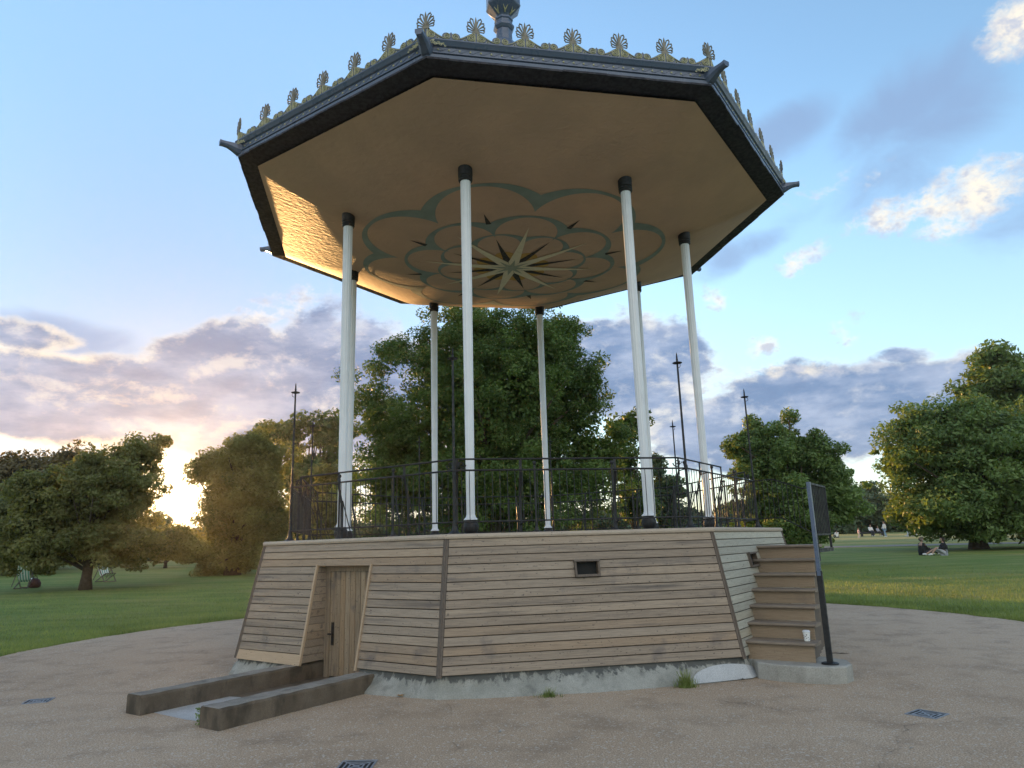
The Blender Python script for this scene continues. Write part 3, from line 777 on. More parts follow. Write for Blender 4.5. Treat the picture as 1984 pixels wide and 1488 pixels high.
# railing panels
NRL = 3.72*C8; HWR = 3.72*S8
def ball_post(mb, x):
    mb.lathe([(.055, 0), (.055, .006), (.03, .02), (.018, .06), (.016, .12), (.013, .13), (.013, .76), (.008, .775), (.018, .785), (.022, .80), (.018, .815), (.006, .825)], 10, (x, 0, 0))
rail = MB()
rail.tube([(-HWR, 0, .72), (HWR, 0, .72)], .011, 8); rail.tube([(-HWR, 0, .135), (HWR, 0, .135)], .009, 8)
nb = 31
for i in range(nb):
    x = -HWR+2*HWR*(i+1)/(nb+1); rail.tube([(x, 0, .135), (x, 0, .72)], .0042, 6)
post = MB(); ball_post(post, 0)
ur = MB(); NI = 3.60*C8; HI = 3.6*S8; dy = NRL-NI
ur.tube([(-HI, dy, .862), (HI, dy, .862)], .011, 8)
ur_s = MB(); ur_s.tube([(-HI, dy, .862), (.26, dy, .862)], .011, 8)
st = MB()
st.bar((0, dy, .862), (0, dy, .70), .032, .012, (0, 1, 0)); st.bar((0, dy, .705), (0, dy+.075, .42), .034, .012, (0, 1, 0)); st.bar((0, dy+.075, .425), (0, dy+.08, 0.0), .034, .012, (0, 1, 0))
st.bar((0, dy+.08, .10), (0, 0.01, .13), .02, .01, (0, 1, 0)); st.bar((0, dy, .70), (0, .0, .72), .02, .01, (0, 1, 0))
st.bar((0, dy+.08, .5), (0, dy+.26, .0), .010, .010, (0, 1, 0)); st.box(-.05, .05, dy+.04, dy+.30, 0, .008)
stay0 = rail0 = ur0 = post0 = None
def put(o0, mk, name, parent, m_):
    if o0 is None: return mk.build(name, MT['black'], parent, m_)
    c = o0.copy(); C.objects.link(c); c.matrix_basis = m_; c.parent = parent; return c
for k in range(8):
    m_ = BS0 @ Matrix.Translation(fn(k)[0]*NRL+Vector((0, 0, H))) @ fmat(k)
    r_ = put(rail0, rail, 'railing', BS, m_); rail0 = rail0 or r_
    for x in (-HWR/3, HWR/3):
        p_ = put(post0, post, 'ball_post', r_, Matrix.Translation((x, 0, 0))); post0 = post0 or p_
    if k == 1: ur_s.build('hand_rail', MT['black'], BS, m_); xs = (-HI, -.62, .25)
    else:
        u_ = put(ur0, ur, 'hand_rail', BS, m_); ur0 = ur0 or u_; xs = (-HI, -.62, .55)
    if k == 1: xs = (-HI, -.62, .25, .95)
    for x in xs: s_ = put(stay0, st, 'stay', r_, Matrix.Translation((x, 0, 0))); stay0 = stay0 or s_
# scrolls joining the hand rail to the spike posts
for k in range(8):
    mb = MB()
    for s_ in (-1, 1):
        kk = k if s_ > 0 else k-1; N_, U_ = fn(kk); c = oc(k, 3.67, H+.79)+U_*s_*.075
        mb.tube([c+U_*s_*x+Vector((0, 0, z)) for x, z in spiral((0, 0), .052, 1.4, -1, 0, 18)], [.007]*10+[.006]*9, 6)
        mb.tube([c+U_*s_*x+Vector((0, 0, z)) for x, z in spiral((-.035, .015), .03, 1.0, 1, pi, 12)], .005, 6)
    mb.build('rail_scroll', MT['black'], BS, BS0)
# steps along the right-hand side
def st_n(z): return NB+(NT-NB)*(z-ZB)/(ZT-ZB)
N1, U1 = fn(1)
STM = BS0 @ Matrix((U1, N1, Vector((0, 0, 1)))).transposed().to_4x4()      # x=u along wall, y=outward
NOUT = 4.79
for i in range(7):
    z = .257+.167*i; u = -1.50+.253*i; mb = MB(); nn = st_n(z)-.01; u1 = u+.28 if i < 6 else u+.42
    pr = [(u+.012, z-.036), (u1, z-.036), (u1, z), (u+.006, z), (u-.006, z-.008), (u-.010, z-.018), (u-.006, z-.029)]
    no = st_n(z)+.75
    mb.add([(a, nn, b) for a, b in pr]+[(a, no, b) for a, b in pr], [tuple(range(7)), tuple(range(13, 6, -1))]+[(q, (q+1) % 7, (q+1) % 7+7, q+7) for q in range(7)])
    t_ = mb.build('tread', MT['step'], BS, STM)
    mb = MB(); mb.box(u+.04, u+.056, st_n(z-.13)-.005, st_n(z)+.725, z-.166 if i else .05, z-.0365); 
    mb.box(u+.032, u+.04, st_n(z-.13)-.004, st_n(z)+.725, z-.050, z-.0368)
    mb.build('riser', MT['riser'], BS, STM)
mb = MB()
for i in range(7):
    z = .257+.167*i; u = -1.50+.253*i; mb.box(u+.06, u+.31, st_n(z)+.69, st_n(z)+.715, .09, z-.037)
mb.build('stair_side', MT['trim'], BS, STM)
# gate leaf and stair guard
mb = MB(); zf = .06; uq, nq = -1.49, 4.84
mb.box(uq-.022, uq+.022, nq-.028, nq+.028, zf, 1.0); mb.lathe([(.085, 0), (.085, .012), (.07, .018), (.04, .02)], 20, (uq, nq, zf)); mb.mark(0); mb.marks = [(0, 0), (len(mb.f), 1)]; mb.box(uq-.03, uq+.03, nq-.018, nq+.018, .95, 1.945)
gpst = mb.build('gate_post', [MT['black'], MT['navy']], BS, STM)
mb = MB(); ue = -.66
mb.box(uq+.03, ue, nq-.012, nq+.012, 1.92, 1.942); mb.box(uq+.03, ue, nq-.012, nq+.012, 1.37, 1.39); mb.box(ue-.02, ue, nq-.012, nq+.012, 1.37, 1.92)
for i in range(9): x = uq+.09+.083*i; mb.box(x-.006, x+.006, nq-.006, nq+.006, 1.39, 1.92)
mb.box(ue-.02, ue, nq-.012, nq+.012, 1.205, 1.37); mb.box(uq+.06, ue, nq-.02, nq+.02, 1.19, 1.23); mb.box(uq+.06, uq+.09, nq-.015, nq+.015, 1.1, 1.37)
mb.box(uq+.0, uq+.06, nq-.012, nq+.012, 1.3, 1.32)
mb.build('gate', MT['black'], BS, STM)
mb = MB(); ug = HWR
for pts in ([(ug, NRL, 2.22), (ug, 3.72, 2.225), (ug, 4.14, 2.06), (ug-.1, 4.30, 2.055)], [(ug, NRL, 1.645), (ug, 3.80, 1.645), (ug, 4.2, 1.42), (ug-.1, 4.35, 1.42)]): mb.tube(pts, .009, 6)
for i in range(10):
    n_ = 3.5+.07*i; zt = np.interp(n_, [3.44, 3.72, 4.14, 4.3], [2.22, 2.225, 2.06, 2.055]); zb = np.interp(n_, [3.44, 3.8, 4.2, 4.35], [1.645, 1.645, 1.42, 1.42])
    mb.tube([(ug, n_, zb), (ug, n_, zt)], .005, 5)
mb.build('stair_guard', MT['black'], BS, STM)
# concrete pad under the steps
mb = MB(); pts = []
base = [(-1.42, 3.8), (-1.50, 4.04), (-1.66, 4.14), (-1.73, 4.36), (-1.73, 4.64), (-1.68, 4.87), (-1.56, 5.0), (-1.38, 5.03), (-1.15, 4.95), (-.7, 4.1)]
mb.add([(a, b, G0-.02) for a, b in base]+[(a, b, .047) for a, b in base]+[(-1.3+(a+1.3)*.975, 4.4+(b-4.4)*.98, .06) for a, b in base], [tuple(range(20, 30))]+[(i, (i+1) % 10, (i+1) % 10+10, i+10) for i in range(10)]+[(i+10, (i+1) % 10+10, (i+1) % 10+20, i+20) for i in range(10)])
mb.build('step_pad', MT['pad'], BS, STM)

# ------------------------------------------------------------------ walls beside the door
N7, U7 = fn(7)
WM = Matrix((U7, N7, Vector((0, 0, 1)))).transposed().to_4x4()
def door_wall(u0, u1, n1, label):
    e = empty('concrete_wall', (N7*5+U7*((u0+u1)/2)+Vector((0, 0, G0))), label=label, cat='low wall', group='low concrete walls beside the base door')
    mb = MB(); ns = 24; zt = .07
    def sec(n):
        j = .006*sin(n*9+u0*5); k = .004*sin(n*23+u0)
        return [(u0+j, G0-.02), (u1+k, G0-.02), (u1+k, zt-.02), (u1-.018+k, zt+k), (u0+.016+j, zt+k*.7), (u0+j, zt-.018)]
    o = 0
    for i in range(ns+1):
        n = 3.62+(n1-3.62)*i/ns
        for a, b in sec(n): mb.v.append((a, n, b))
    mb.mark(0)
    for i in range(ns):
        for q in (0, 1, 2, 4, 5): mb.f.append((i*6+q, i*6+(q+1) % 6, i*6+6+(q+1) % 6, i*6+6+q))
    mb.f.append(tuple(range(6))); mb.f.append(tuple(ns*6+q for q in range(6)))
    mb.mark(1)
    for i in range(ns): q = 3; mb.f.append((i*6+q, i*6+q+1, i*6+7+q, i*6+6+q))
    o = mb.build('wall_body', [MT['wall'], MT['wall_top']], e, Matrix.Translation(-e.location) @ WM)
door_wall(-.70, -.46, 5.86, 'low dark concrete wall left of the base door, farther from the camera')
door_wall(.50, .775, 5.85, 'low dark concrete wall right of the base door, nearer the camera')
mb = MB(); mb.add([(-.46, 4.9, G0+.006), (.5, 4.75, G0+.006), (.5, 5.68, G0+.006), (.1, 5.74, G0+.006), (-.46, 5.72, G0+.006)], [(0, 1, 2, 3, 4)])
mb.build('slab', MT['patch'], None, WM); tag(bpy.data.objects['slab'], kind='structure')
mb = MB(); mb.add([(-.46, 3.5, G0+.006), (.5, 3.5, G0+.006), (.5, 4.75, G0+.006), (-.46, 4.9, G0+.006)], [(0, 1, 2, 3)])
mb.build('passage_floor', MT['wall'], None, WM); tag(bpy.data.objects['passage_floor'], kind='structure')

# ------------------------------------------------------------------ small things on the ground
def grate(x, y, rz, label):
    e = empty('drain_grate', (x, y, G0), rz, label=label, cat='drain grate', group='metal drain grates set in the gravel')
    s_ = .125; fr = MB(); t = .012
    for a, b, c, d in ((-s_, s_, -s_, -s_+t), (-s_, s_, s_-t, s_), (-s_, -s_+t, -s_+t, s_-t), (s_-t, s_, -s_+t, s_-t)): fr.box(a, b, c, d, 0, .010)
    fr.build('frame', MT['steel'], e)
    g = MB()
    for j in range(3):
        o = .022+.024*j; L_ = s_-t-(j+.2)*.018
        for s2 in (-1, 1):
            yy = s2*(s_-t-.030-j*.034)
            if abs(yy) > .005: g.box(-(abs(yy)+.004), abs(yy)+.004, yy-.006, yy+.006, .001, .0066)
    for j in range(3):
        for s2 in (-1, 1):
            xx = s2*(s_-t-.030-j*.034); L_ = abs(xx)-.008
            if L_ > .005: g.box(xx-.006, xx+.006, -L_, L_, .001, .0064)
    for q in (-1, 1): g.bar((-s_+t, q*(-s_+t), .0035), (s_-t, q*(s_-t), .0035), .012, .005)
    g.build('bars', MT['steel'], e)
    d = MB(); d.add([(-s_, -s_, .0005+.004), (s_, -s_, .0045), (s_, s_, .0045), (-s_, s_, .0045)], [(0, 1, 2, 3)]); d.build('pit', MT['dark'], e)
grate(3.34, -5.41, radians(37), 'square steel drain grate in the gravel right of the bandstand steps')
grate(-1.19, -6.39, radians(-1), 'square steel drain grate nearest the camera, at the bottom edge')
grate(-5.17, -3.76, radians(17), 'square steel drain grate out on the gravel to the far left')
# paper cup on the second step
P = fp(1, -1.15, 4.62, .424+.001)
e = empty('paper_cup', fp(1, -1.33, 4.60, .2575), label='white paper cup with black spots standing on the lowest step', cat='cup')
m_, n_, b_ = mat('spotted_paper', (.8, .8, .78), .6)
v_ = n_.node('ShaderNodeTexVoronoi'); n_.l.new(tc(n_), v_.inputs['Vector']); v_.inputs['Scale'].default_value = 60
z_ = n_.node('ShaderNodeSeparateXYZ'); n_.l.new(tc(n_), z_.inputs[0])
n_.l.new(n_.mix(n_.m('MULTIPLY', n_.m('LESS_THAN', v_.outputs['Distance'], .30), n_.m('LESS_THAN', z_.outputs[2], .075)), (.8, .8, .78), (.02, .02, .02)), b_.inputs['Base Color'])
mb = MB(); mb.lathe([(.028, 0), (.03, .004), (.038, .095), (.037, .096)], 20); mb.build('cup_body', m_, e)
mb = MB(); mb.lathe([(.040, .093), (.041, .098), (.039, .104), (.033, .105), (.032, .112), (.02, .112)], 20); mb.build('lid', MT['white'], e)
def tuft(x, y, z, n, r, h0, h1, label, group=None):
    e = empty('grass_tuft', (x, y, z), label=label, cat='grass tuft')
    V = blades(lambda n: np.stack([rng.normal(0, r, n), rng.normal(0, r*.5, n), np.zeros(n)], 1), n, h0, h1, .003)
    V2 = blades(lambda n: np.stack([rng.normal(0, r*.4, n), rng.normal(0, r*.3, n), np.zeros(n)], 1), n//3, h1, h1*1.7, .0022)
    tag(quads('blades', np.concatenate([V, V2]), MT['blade'], e), kind='stuff')
P = gp(1297, 1324); P = P*(4.36/hypot(P.x, P.y)); tuft(P.x, P.y, G0, 300, .05, .03, .115, 'bushy green grass tuft growing against the plinth near the steps')
P = gp(1060, 1342); P = P*(4.30/hypot(P.x, P.y)); tuft(P.x, P.y, G0, 180, .055, .02, .06, 'low sparse grass tuft at the foot of the plinth under the vent')
P = gp(1550, 1309); tuft(P.x, P.y, G0, 240, .05, .02, .055, 'short grass tuft in front of the concrete step pad')
P = gp(383, 1408); e = empty('weed', (P.x, P.y+.02, G0), label='small leafy weed growing in the end of the door passage', cat='weed')
V = []
for i in range(70):
    a = rng.uniform(0, 2*pi); z = rng.uniform(.01, .16); r = rng.uniform(.0, .035); c = np.array([r*cos(a), r*sin(a), z]); d = rng.normal(0, 1, 3); d /= np.linalg.norm(d); q = np.cross(d, rng.normal(0, 1, 3)); q /= np.linalg.norm(q)
    V.append([c, c+d*.012+q*.007, c+d*.028, c+d*.012-q*.007])
quads('leaves', np.array(V), MT['leaf_c'], e)
mb = MB(); mb.tube([(0, 0, 0), (.005, 0, .09), (-.004, .004, .17)], [.003, .002, .001], 5); mb.build('stem', MT['blade'], e)
def dead_leaf(px, py, s_, label, col, ang=0.):
    P = gp(px, py); m_, n_, b_ = mat('dry_leaf', col, .8); mb = MB()
    pts = [(0, -1), (.35, -.4), (.95, -.45), (.6, .05), (.9, .55), (.3, .4), (0, 1), (-.3, .45), (-.9, .5), (-.55, 0), (-.95, -.5), (-.35, -.4)]
    mb.add([(0, 0, .015)]+[(a*s_, b*s_, .012+.018*abs(a)+.01*b*b) for a, b in pts], [(0, 1+i, 1+(i+1) % 12) for i in range(12)])
    mb.tube([(0, -s_, .02), (0, -1.6*s_, .01)], .0015, 4)
    o = mb.build('fallen_leaf', m_, None, Matrix.Translation((P.x, P.y, G0+.004)) @ Matrix.Rotation(ang, 4, 'Z')); tag(o, label, 'leaf')
dead_leaf(775, 1352, .05, 'curled yellow-brown leaf lying at the plinth foot right of the door wall', (.32, .17, .05), .6)
dead_leaf(1441, 1322, .035, 'small dark leaf lying on the gravel just below the mortar patch', (.04, .04, .03), 1.9)
P = gp(1625, 1268); mb = MB(); mb.tube([(-.12, 0, .006), (-.03, .008, .012), (.05, -.004, .006), (.12, .004, .008)], [.004, .005, .004, .002], 5); mb.tube([(.0, .0, .01), (.06, .04, .01)], .002, 4)
o = mb.build('twig', MT['bark'], None, Matrix.Translation((P.x, P.y, G0+.004)) @ Matrix.Rotation(-.3, 4, 'Z')); tag(o, 'thin dark twig on the gravel behind the gate post foot', 'twig')
# pale litter flecks and gravel crumbs
V = []
for i in range(260):
    x, y = rng.uniform(-8, 8), rng.uniform(-9.5, 3.5)
    if hypot(x, y) < 4.6 or hypot(x, y) > 12: continue
    a = rng.uniform(0, pi); l_ = rng.uniform(.006, .02)*(1 if rng.uniform() < .9 else 2.2); ww = l_*rng.uniform(.3, .7); c, s_ = cos(a), sin(a); z = G0+.010
    V.append([[x-c*l_, y-s_*l_, z], [x+s_*ww, y-c*ww, z+.003], [x+c*l_, y+s_*l_, z], [x-s_*ww, y+c*ww, z+.004]])
tag(quads('litter', np.array(V), MT['pad']), 'tiny pale chips and dry bits scattered over the gravel', 'litter', kind='stuff')

# ------------------------------------------------------------------ trees
def tree(name, base, blobs, nclump, rc, nleaf, ls, lm, label, trunk_r=.3, trunk_top=.55, group=None, seed=0, limbs=26, skirt=0., flat=.7):
    """blobs: (dx, dy, z, rx, ry, rz) crown masses; clumps of leaves are spread through and over them"""
    r_ = np.random.default_rng(seed+100)
    e = empty(name, base, label=label, cat='tree', group=group)
    B = np.array(blobs, float); vol = B[:, 3]*B[:, 4]*B[:, 5]; vol = vol**.75; pk = r_.choice(len(B), nclump, p=vol/vol.sum())
    d = r_.normal(0, 1, (nclump, 3)); d /= np.linalg.norm(d, axis=1)[:, None]
    rad = r_.uniform(.12, 1.0, nclump)**.6
    wob = 1+.16*np.sin(d[:, 0]*5+pk*2.1)+.12*np.sin(d[:, 2]*7+pk)+r_.normal(0, .07, nclump)
    c = B[pk, :3]+d*rad[:, None]*wob[:, None]*B[pk, 3:]
    c = c[c[:, 2] > skirt]; nclump = len(c)
    rcs = rc*r_.uniform(.5, 1.2, nclump)
    wt = rcs**2; wt /= wt.sum(); k = r_.choice(nclump, nleaf, p=wt)
    dd = r_.normal(0, 1, (nleaf, 3)); dd /= np.linalg.norm(dd, axis=1)[:, None]
    rr = r_.uniform(0, 1, nleaf)**.42
    P = c[k]+dd*(rr*rcs[k])[:, None]*np.array([1, 1, flat])
    P[:, 2] += -.10*rcs[k]*(dd[:, 0]**2+dd[:, 1]**2)
    # leaf planes: mostly facing outwards and up, with scatter
    nrm = dd*.55+np.array([0, 0, .55])+r_.normal(0, .55, (nleaf, 3)); nrm /= np.linalg.norm(nrm, axis=1)[:, None]
    t = np.cross(nrm, r_.normal(0, 1, (nleaf, 3))); t /= np.linalg.norm(t, axis=1)[:, None]; b = np.cross(nrm, t)
    s_ = (ls*r_.uniform(.55, 1.3, nleaf))[:, None]
    V = np.stack([P-t*s_, P+b*s_*.48-nrm*s_*.12, P+t*s_, P-b*s_*.48-nrm*s_*.12], 1)
    # big shaded sprays deep inside
    ni = nleaf//6; pk2 = r_.choice(len(B), ni, p=vol/vol.sum()); d2 = r_.normal(0, 1, (ni, 3)); d2 /= np.linalg.norm(d2, axis=1)[:, None]
    Q = B[pk2, :3]+d2*(r_.uniform(0, .5, ni)**.6)[:, None]*B[pk2, 3:]; Q = Q[Q[:, 2] > skirt]; ni = len(Q)
    t = r_.normal(0, 1, (ni, 3)); t /= np.linalg.norm(t, axis=1)[:, None]; b = np.cross(t, r_.normal(0, 1, (ni, 3))); b /= np.linalg.norm(b, axis=1)[:, None]
    V = np.concatenate([V, np.stack([Q-t*ls*1.5, Q+b*ls*.9, Q+t*ls*1.5, Q-b*ls*.9], 1)])
    quads('crown', V, lm, e)
    mb = MB(); top = (B[:, 2]+B[:, 5]).max(); ht = top*trunk_top
    pts = [(0, 0, -.15), (.0, .0, .15*ht), (.05*ht*.3, .02, .4*ht), (-.03*ht*.4, .0, .7*ht), (0.02, .02, ht)]
    mb.tube(pts, [trunk_r*1.5, trunk_r*1.02, trunk_r*.85, trunk_r*.6, trunk_r*.35], 10)
    for i in r_.choice(nclump, min(limbs, nclump), replace=False):
        q = c[i]; z0 = min(max(.22*ht, q[2]*.45), ht*.97); a = Vector((0, 0, z0)); z_ = Vector(q); m1 = a.lerp(z_, .45)+Vector((0, 0, .06*(z_-a).length))+Vector(r_.normal(0, .05, 3))*(z_-a).length
        mb.tube([a, m1, z_], [trunk_r*.36, trunk_r*.2, trunk_r*.05], 6)
    mb.build('trunk', MT['bark'], e, smooth=True)
    return e
def T(px, d, name, prof, rc, ncl, nl, ls, lm, label, seed, base=None, **kw):
    """prof: list of (px, py, rpx, rpy) ellipses as seen in the photo, turned into crown masses at distance d"""
    P = gd(px, d); out = []
    if base: P = gp(*base); px, d = base[0], hypot(P.x-CAM.x, P.y-CAM.y)
    dh = Vector((P.x-CAM.x, P.y-CAM.y, 0)); right = Vector((dh.y, -dh.x, 0)).normalized(); k = d/F*1.02
    for x, y, a, b in prof:
        z = hgt(x, y, P); off = right*((x-px)*k); sh = rc*.25; aa, bb = max(a*k-sh, a*k*.35), max(b*k-sh, b*k*.35); out.append((off.x, off.y, z, aa, aa*.85, bb))
    return tree(name, P, out, ncl, rc, nl, ls, lm, label, seed=seed, **kw)
# the large tree right behind the bandstand
T(955, 31, 'broadleaf_tree', [(945, 800, 232, 200), (800, 900, 110, 110), (900, 700, 150, 110), (1040, 690, 130, 115), (1110, 800, 95, 120), (780, 840, 85, 130), (960, 940, 250, 120), (770, 950, 80, 80), (1130, 930, 90, 90), (930, 630, 100, 60), (1105, 640, 55, 50), (760, 680, 45, 45), (1195, 830, 45, 60), (1140, 740, 60, 60), (1150, 880, 60, 80), (730, 780, 45, 90), (1090, 690, 80, 80)],
  .58, 1300, 250000, .072, MT['leaf_a'], 'large dense green tree directly behind the bandstand', 1, trunk_r=.38, limbs=60)
T(1235, 36, 'slender_tree', [(1235, 830, 38, 50), (1262, 800, 28, 30), (1215, 900, 45, 60), (1240, 960, 60, 50)], .5, 60, 9000, .10, MT['leaf_a'], 'thin airy tree peeping out to the right of the large tree', 2, trunk_r=.12, limbs=30)
T(1290, 46, 'conifer_tree', [(1282, 900, 22, 34), (1295, 950, 45, 50), (1290, 1010, 62, 50)], .6, 80, 12000, .13, MT['leaf_f'], 'dark pointed tree behind the bandstand rail, right of the large tree', 3, trunk_r=.2)
# the tree behind the steps
T(1545, 36, 'lime_tree', [(1520, 900, 88, 85), (1480, 860, 50, 48), (1560, 880, 62, 55), (1600, 950, 52, 45), (1530, 990, 110, 62), (1615, 905, 28, 22), (1640, 915, 18, 12), (1490, 815, 18, 18), (1625, 985, 35, 36), (1530, 1040, 90, 36)],
  .5, 430, 100000, .088, MT['leaf_c'], 'rounded green tree behind the bandstand steps', 4, trunk_r=.3, limbs=40)
# right-hand trees
T(1900, 56, 'lime_tree', [(1900, 880, 118, 92), (1840, 830, 62, 55), (1905, 815, 70, 52), (1980, 900, 110, 110), (1800, 890, 42, 48), (1848, 970, 88, 55), (1950, 985, 130, 55), (1772, 870, 18, 12), (1752, 935, 18, 14), (1880, 1010, 100, 26), (1812, 1000, 46, 24), (2060, 960, 90, 80)],
  1.0, 560, 120000, .14, MT['leaf_c'], 'large spreading tree over the lawn at the right, with its trunk showing', 5, base=(1897, 1064), trunk_r=.42, limbs=50, trunk_top=.4)
T(1990, 68, 'tall_tree', [(1985, 760, 62, 62), (1990, 690, 32, 32), (2040, 820, 110, 100), (1965, 820, 45, 40)], 1.3, 170, 40000, .22, MT['leaf_c'], 'taller tree rising at the right edge behind the spreading one', 6, trunk_r=.4, trunk_top=.75)
for i, (x, y, a, d, lab) in enumerate([(1640, 985, 40, 118, 'dark far tree just right of the gate post'), (1690, 978, 42, 125, 'dark round far tree in the gap between the right-hand lawn trees'), (1740, 985, 45, 120, 'dark far tree close left of the spreading tree'), (1590, 990, 45, 122, 'dark far tree showing behind the gate'), (1800, 985, 60, 130, 'far tree seen under the spreading tree on the right')]):
    T(x, d, 'far_tree', [(x, y, a, 34), (x-8, 1018, a*1.1, 20)], 2.1, 60, 9000, .42, MT['leaf_f'], lab, 20+i, trunk_r=.4, limbs=8, group='dark trees along the far edge of the lawn')
T(322, 60, 'bush', [(322, 1048, 44, 30), (345, 1060, 40, 28), (300, 1065, 40, 24)], .6, 90, 16000, .12, MT['leaf_g'], 'low dark bush in the gap right under the low sun', 66, trunk_r=.12, limbs=12)
# left-hand trees
T(168, 42, 'lime_tree', [(185, 960, 105, 85), (232, 885, 48, 46), (150, 905, 45, 38), (100, 985, 75, 75), (228, 975, 36, 50), (290, 1050, 62, 34), (180, 1045, 135, 48), (262, 852, 25, 20), (80, 1060, 70, 40)],
  .48, 520, 72000, .08, MT['leaf_g'], 'leafy tree left of the low sun with its trunk near the deckchair', 7, base=(165, 1143), trunk_r=.2, limbs=46, trunk_top=.5)
T(445, 56, 'lime_tree', [(465, 960, 84, 85), (490, 890, 55, 62), (430, 905, 50, 40), (440, 1000, 50, 62), (500, 1020, 70, 70), (450, 1078, 85, 36), (395, 905, 26, 24), (372, 1060, 34, 28), (450, 870, 40, 34)],
  .7, 420, 72000, .11, MT['leaf_g'], 'full rounded tree right of the low sun', 8, base=(450, 1114), trunk_r=.35, limbs=30, trunk_top=.5)
T(600, 74, 'oak_tree', [(555, 838, 58, 45), (630, 836, 62, 46), (590, 920, 85, 60), (650, 930, 60, 50), (600, 1000, 80, 60)], 1.35, 95, 16000, .26, MT['leaf_b'], 'dark open-crowned tree seen between the corner spike posts at the left', 9, trunk_r=.45, limbs=60, trunk_top=.7)
T(640, 50, 'young_tree', [(640, 930, 32, 50), (640, 990, 48, 55), (625, 1045, 45, 30)], .7, 60, 12000, .15, MT['leaf_g'], 'pale small tree behind the left end of the railing', 10, trunk_r=.15)
T(60, 66, 'flare_tinted_tree', [(90, 900, 42, 40), (40, 930, 60, 55), (110, 960, 50, 60), (0, 960, 60, 70), (60, 1030, 100, 60)], 1.25, 200, 34000, .2, MT['leaf_d'], 'tree with flare-tinted reddish-brown leaves at the left edge behind the lime', 11, trunk_r=.4)
T(10, 58, 'bushy_tree', [(10, 1010, 60, 55), (-40, 980, 60, 60), (20, 1070, 80, 40), (-60, 1050, 80, 60)], 1.0, 150, 26000, .19, MT['leaf_g'], 'lower green tree at the far left edge', 12, trunk_r=.3)
for i, (x, y, a, d, lab) in enumerate([(250, 1035, 70, 84, 'far tree low behind the leafy tree left of the sun'), (120, 1045, 80, 88, 'far tree in shade behind the left deckchairs'), (340, 1068, 34, 90, 'small far tree in the gap just below the sun'), (390, 1050, 50, 95, 'far tree low behind the rounded tree'), (-10, 1050, 90, 95, 'far tree at the very left edge of the lawn'), (560, 1040, 60, 92, 'far tree low behind the left corner of the railing'), (700, 1040, 80, 95, 'far tree low behind the left columns'), (1350, 1015, 60, 96, 'far tree low behind the right end of the railing'), (800, 1030, 80, 76, 'far tree low behind the railing, under the left side of the large tree'), (930, 1020, 90, 80, 'far tree low behind the railing, behind the large trunk'), (1060, 1020, 80, 72, 'far tree low behind the railing, right of the large trunk'), (1180, 1015, 75, 78, 'far tree low behind the railing near the second front column'), (1270, 1010, 60, 86, 'far tree low behind the pointed tree'), (1430, 1000, 45, 110, 'far tree between the railing and the tree behind the steps')]):
    T(x, d, 'far_tree', [(x, y, a, 30), (x, 1068, a*1.1, 22)], 1.7, 60, 8000, .36, MT['leaf_f'], lab, 40+i, trunk_r=.3, limbs=8, group='trees along the far left edge of the lawn' if x < 800 else 'dark trees along the far edge of the lawn')

for i, (x, lab) in enumerate([(-150, 'far tree beyond the left edge of the view'), (-290, 'second far tree beyond the left edge of the view'), (-450, 'third far tree beyond the left edge of the view'), (2150, 'far tree beyond the right edge of the view')]):
    P = gd(x, 96); tree('far_tree', P, [(0, 0, 4.2, 5, 5, 3.6), (3, 0, 3.0, 4.5, 4, 2.6), (-3.5, 1, 3.2, 4, 4, 2.8)], 60, 1.7, 7000, .36, MT['leaf_f'], lab, trunk_r=.3, limbs=8, seed=80+i, group='trees along the far edge outside the view')
# ------------------------------------------------------------------ people
def skin(name, joints, edges, m, parent=None, sub=2, mw=None):
    me = bpy.data.meshes.new(name); me.from_pydata([j[:3] for j in joints], edges, []); me.update()
    o = link(name, me, m, parent, mw)
    md = o.modifiers.new('skin', 'SKIN'); md.use_smooth_shade = True
    if not me.skin_vertices: 
        b = bmesh.new(); b.from_mesh(me); b.verts.layers.skin.verify(); b.to_mesh(me); b.free()
    for i, j in enumerate(joints):
        r = j[3]; me.skin_vertices[0].data[i].radius = (r, r*(j[4] if len(j) > 4 else 1)); me.skin_vertices[0].data[i].use_root = (i == 0)
    s = o.modifiers.new('sub', 'SUBSURF'); s.levels = sub; s.render_levels = sub
    return o
cm = {}
def cloth(col):
    if col not in cm: cm[col] = painted('cloth', col, .85, var=.15, bmp=0)
    return cm[col]
SKIN = painted('skin', (.42, .26, .19), .6, var=.05, bmp=0)
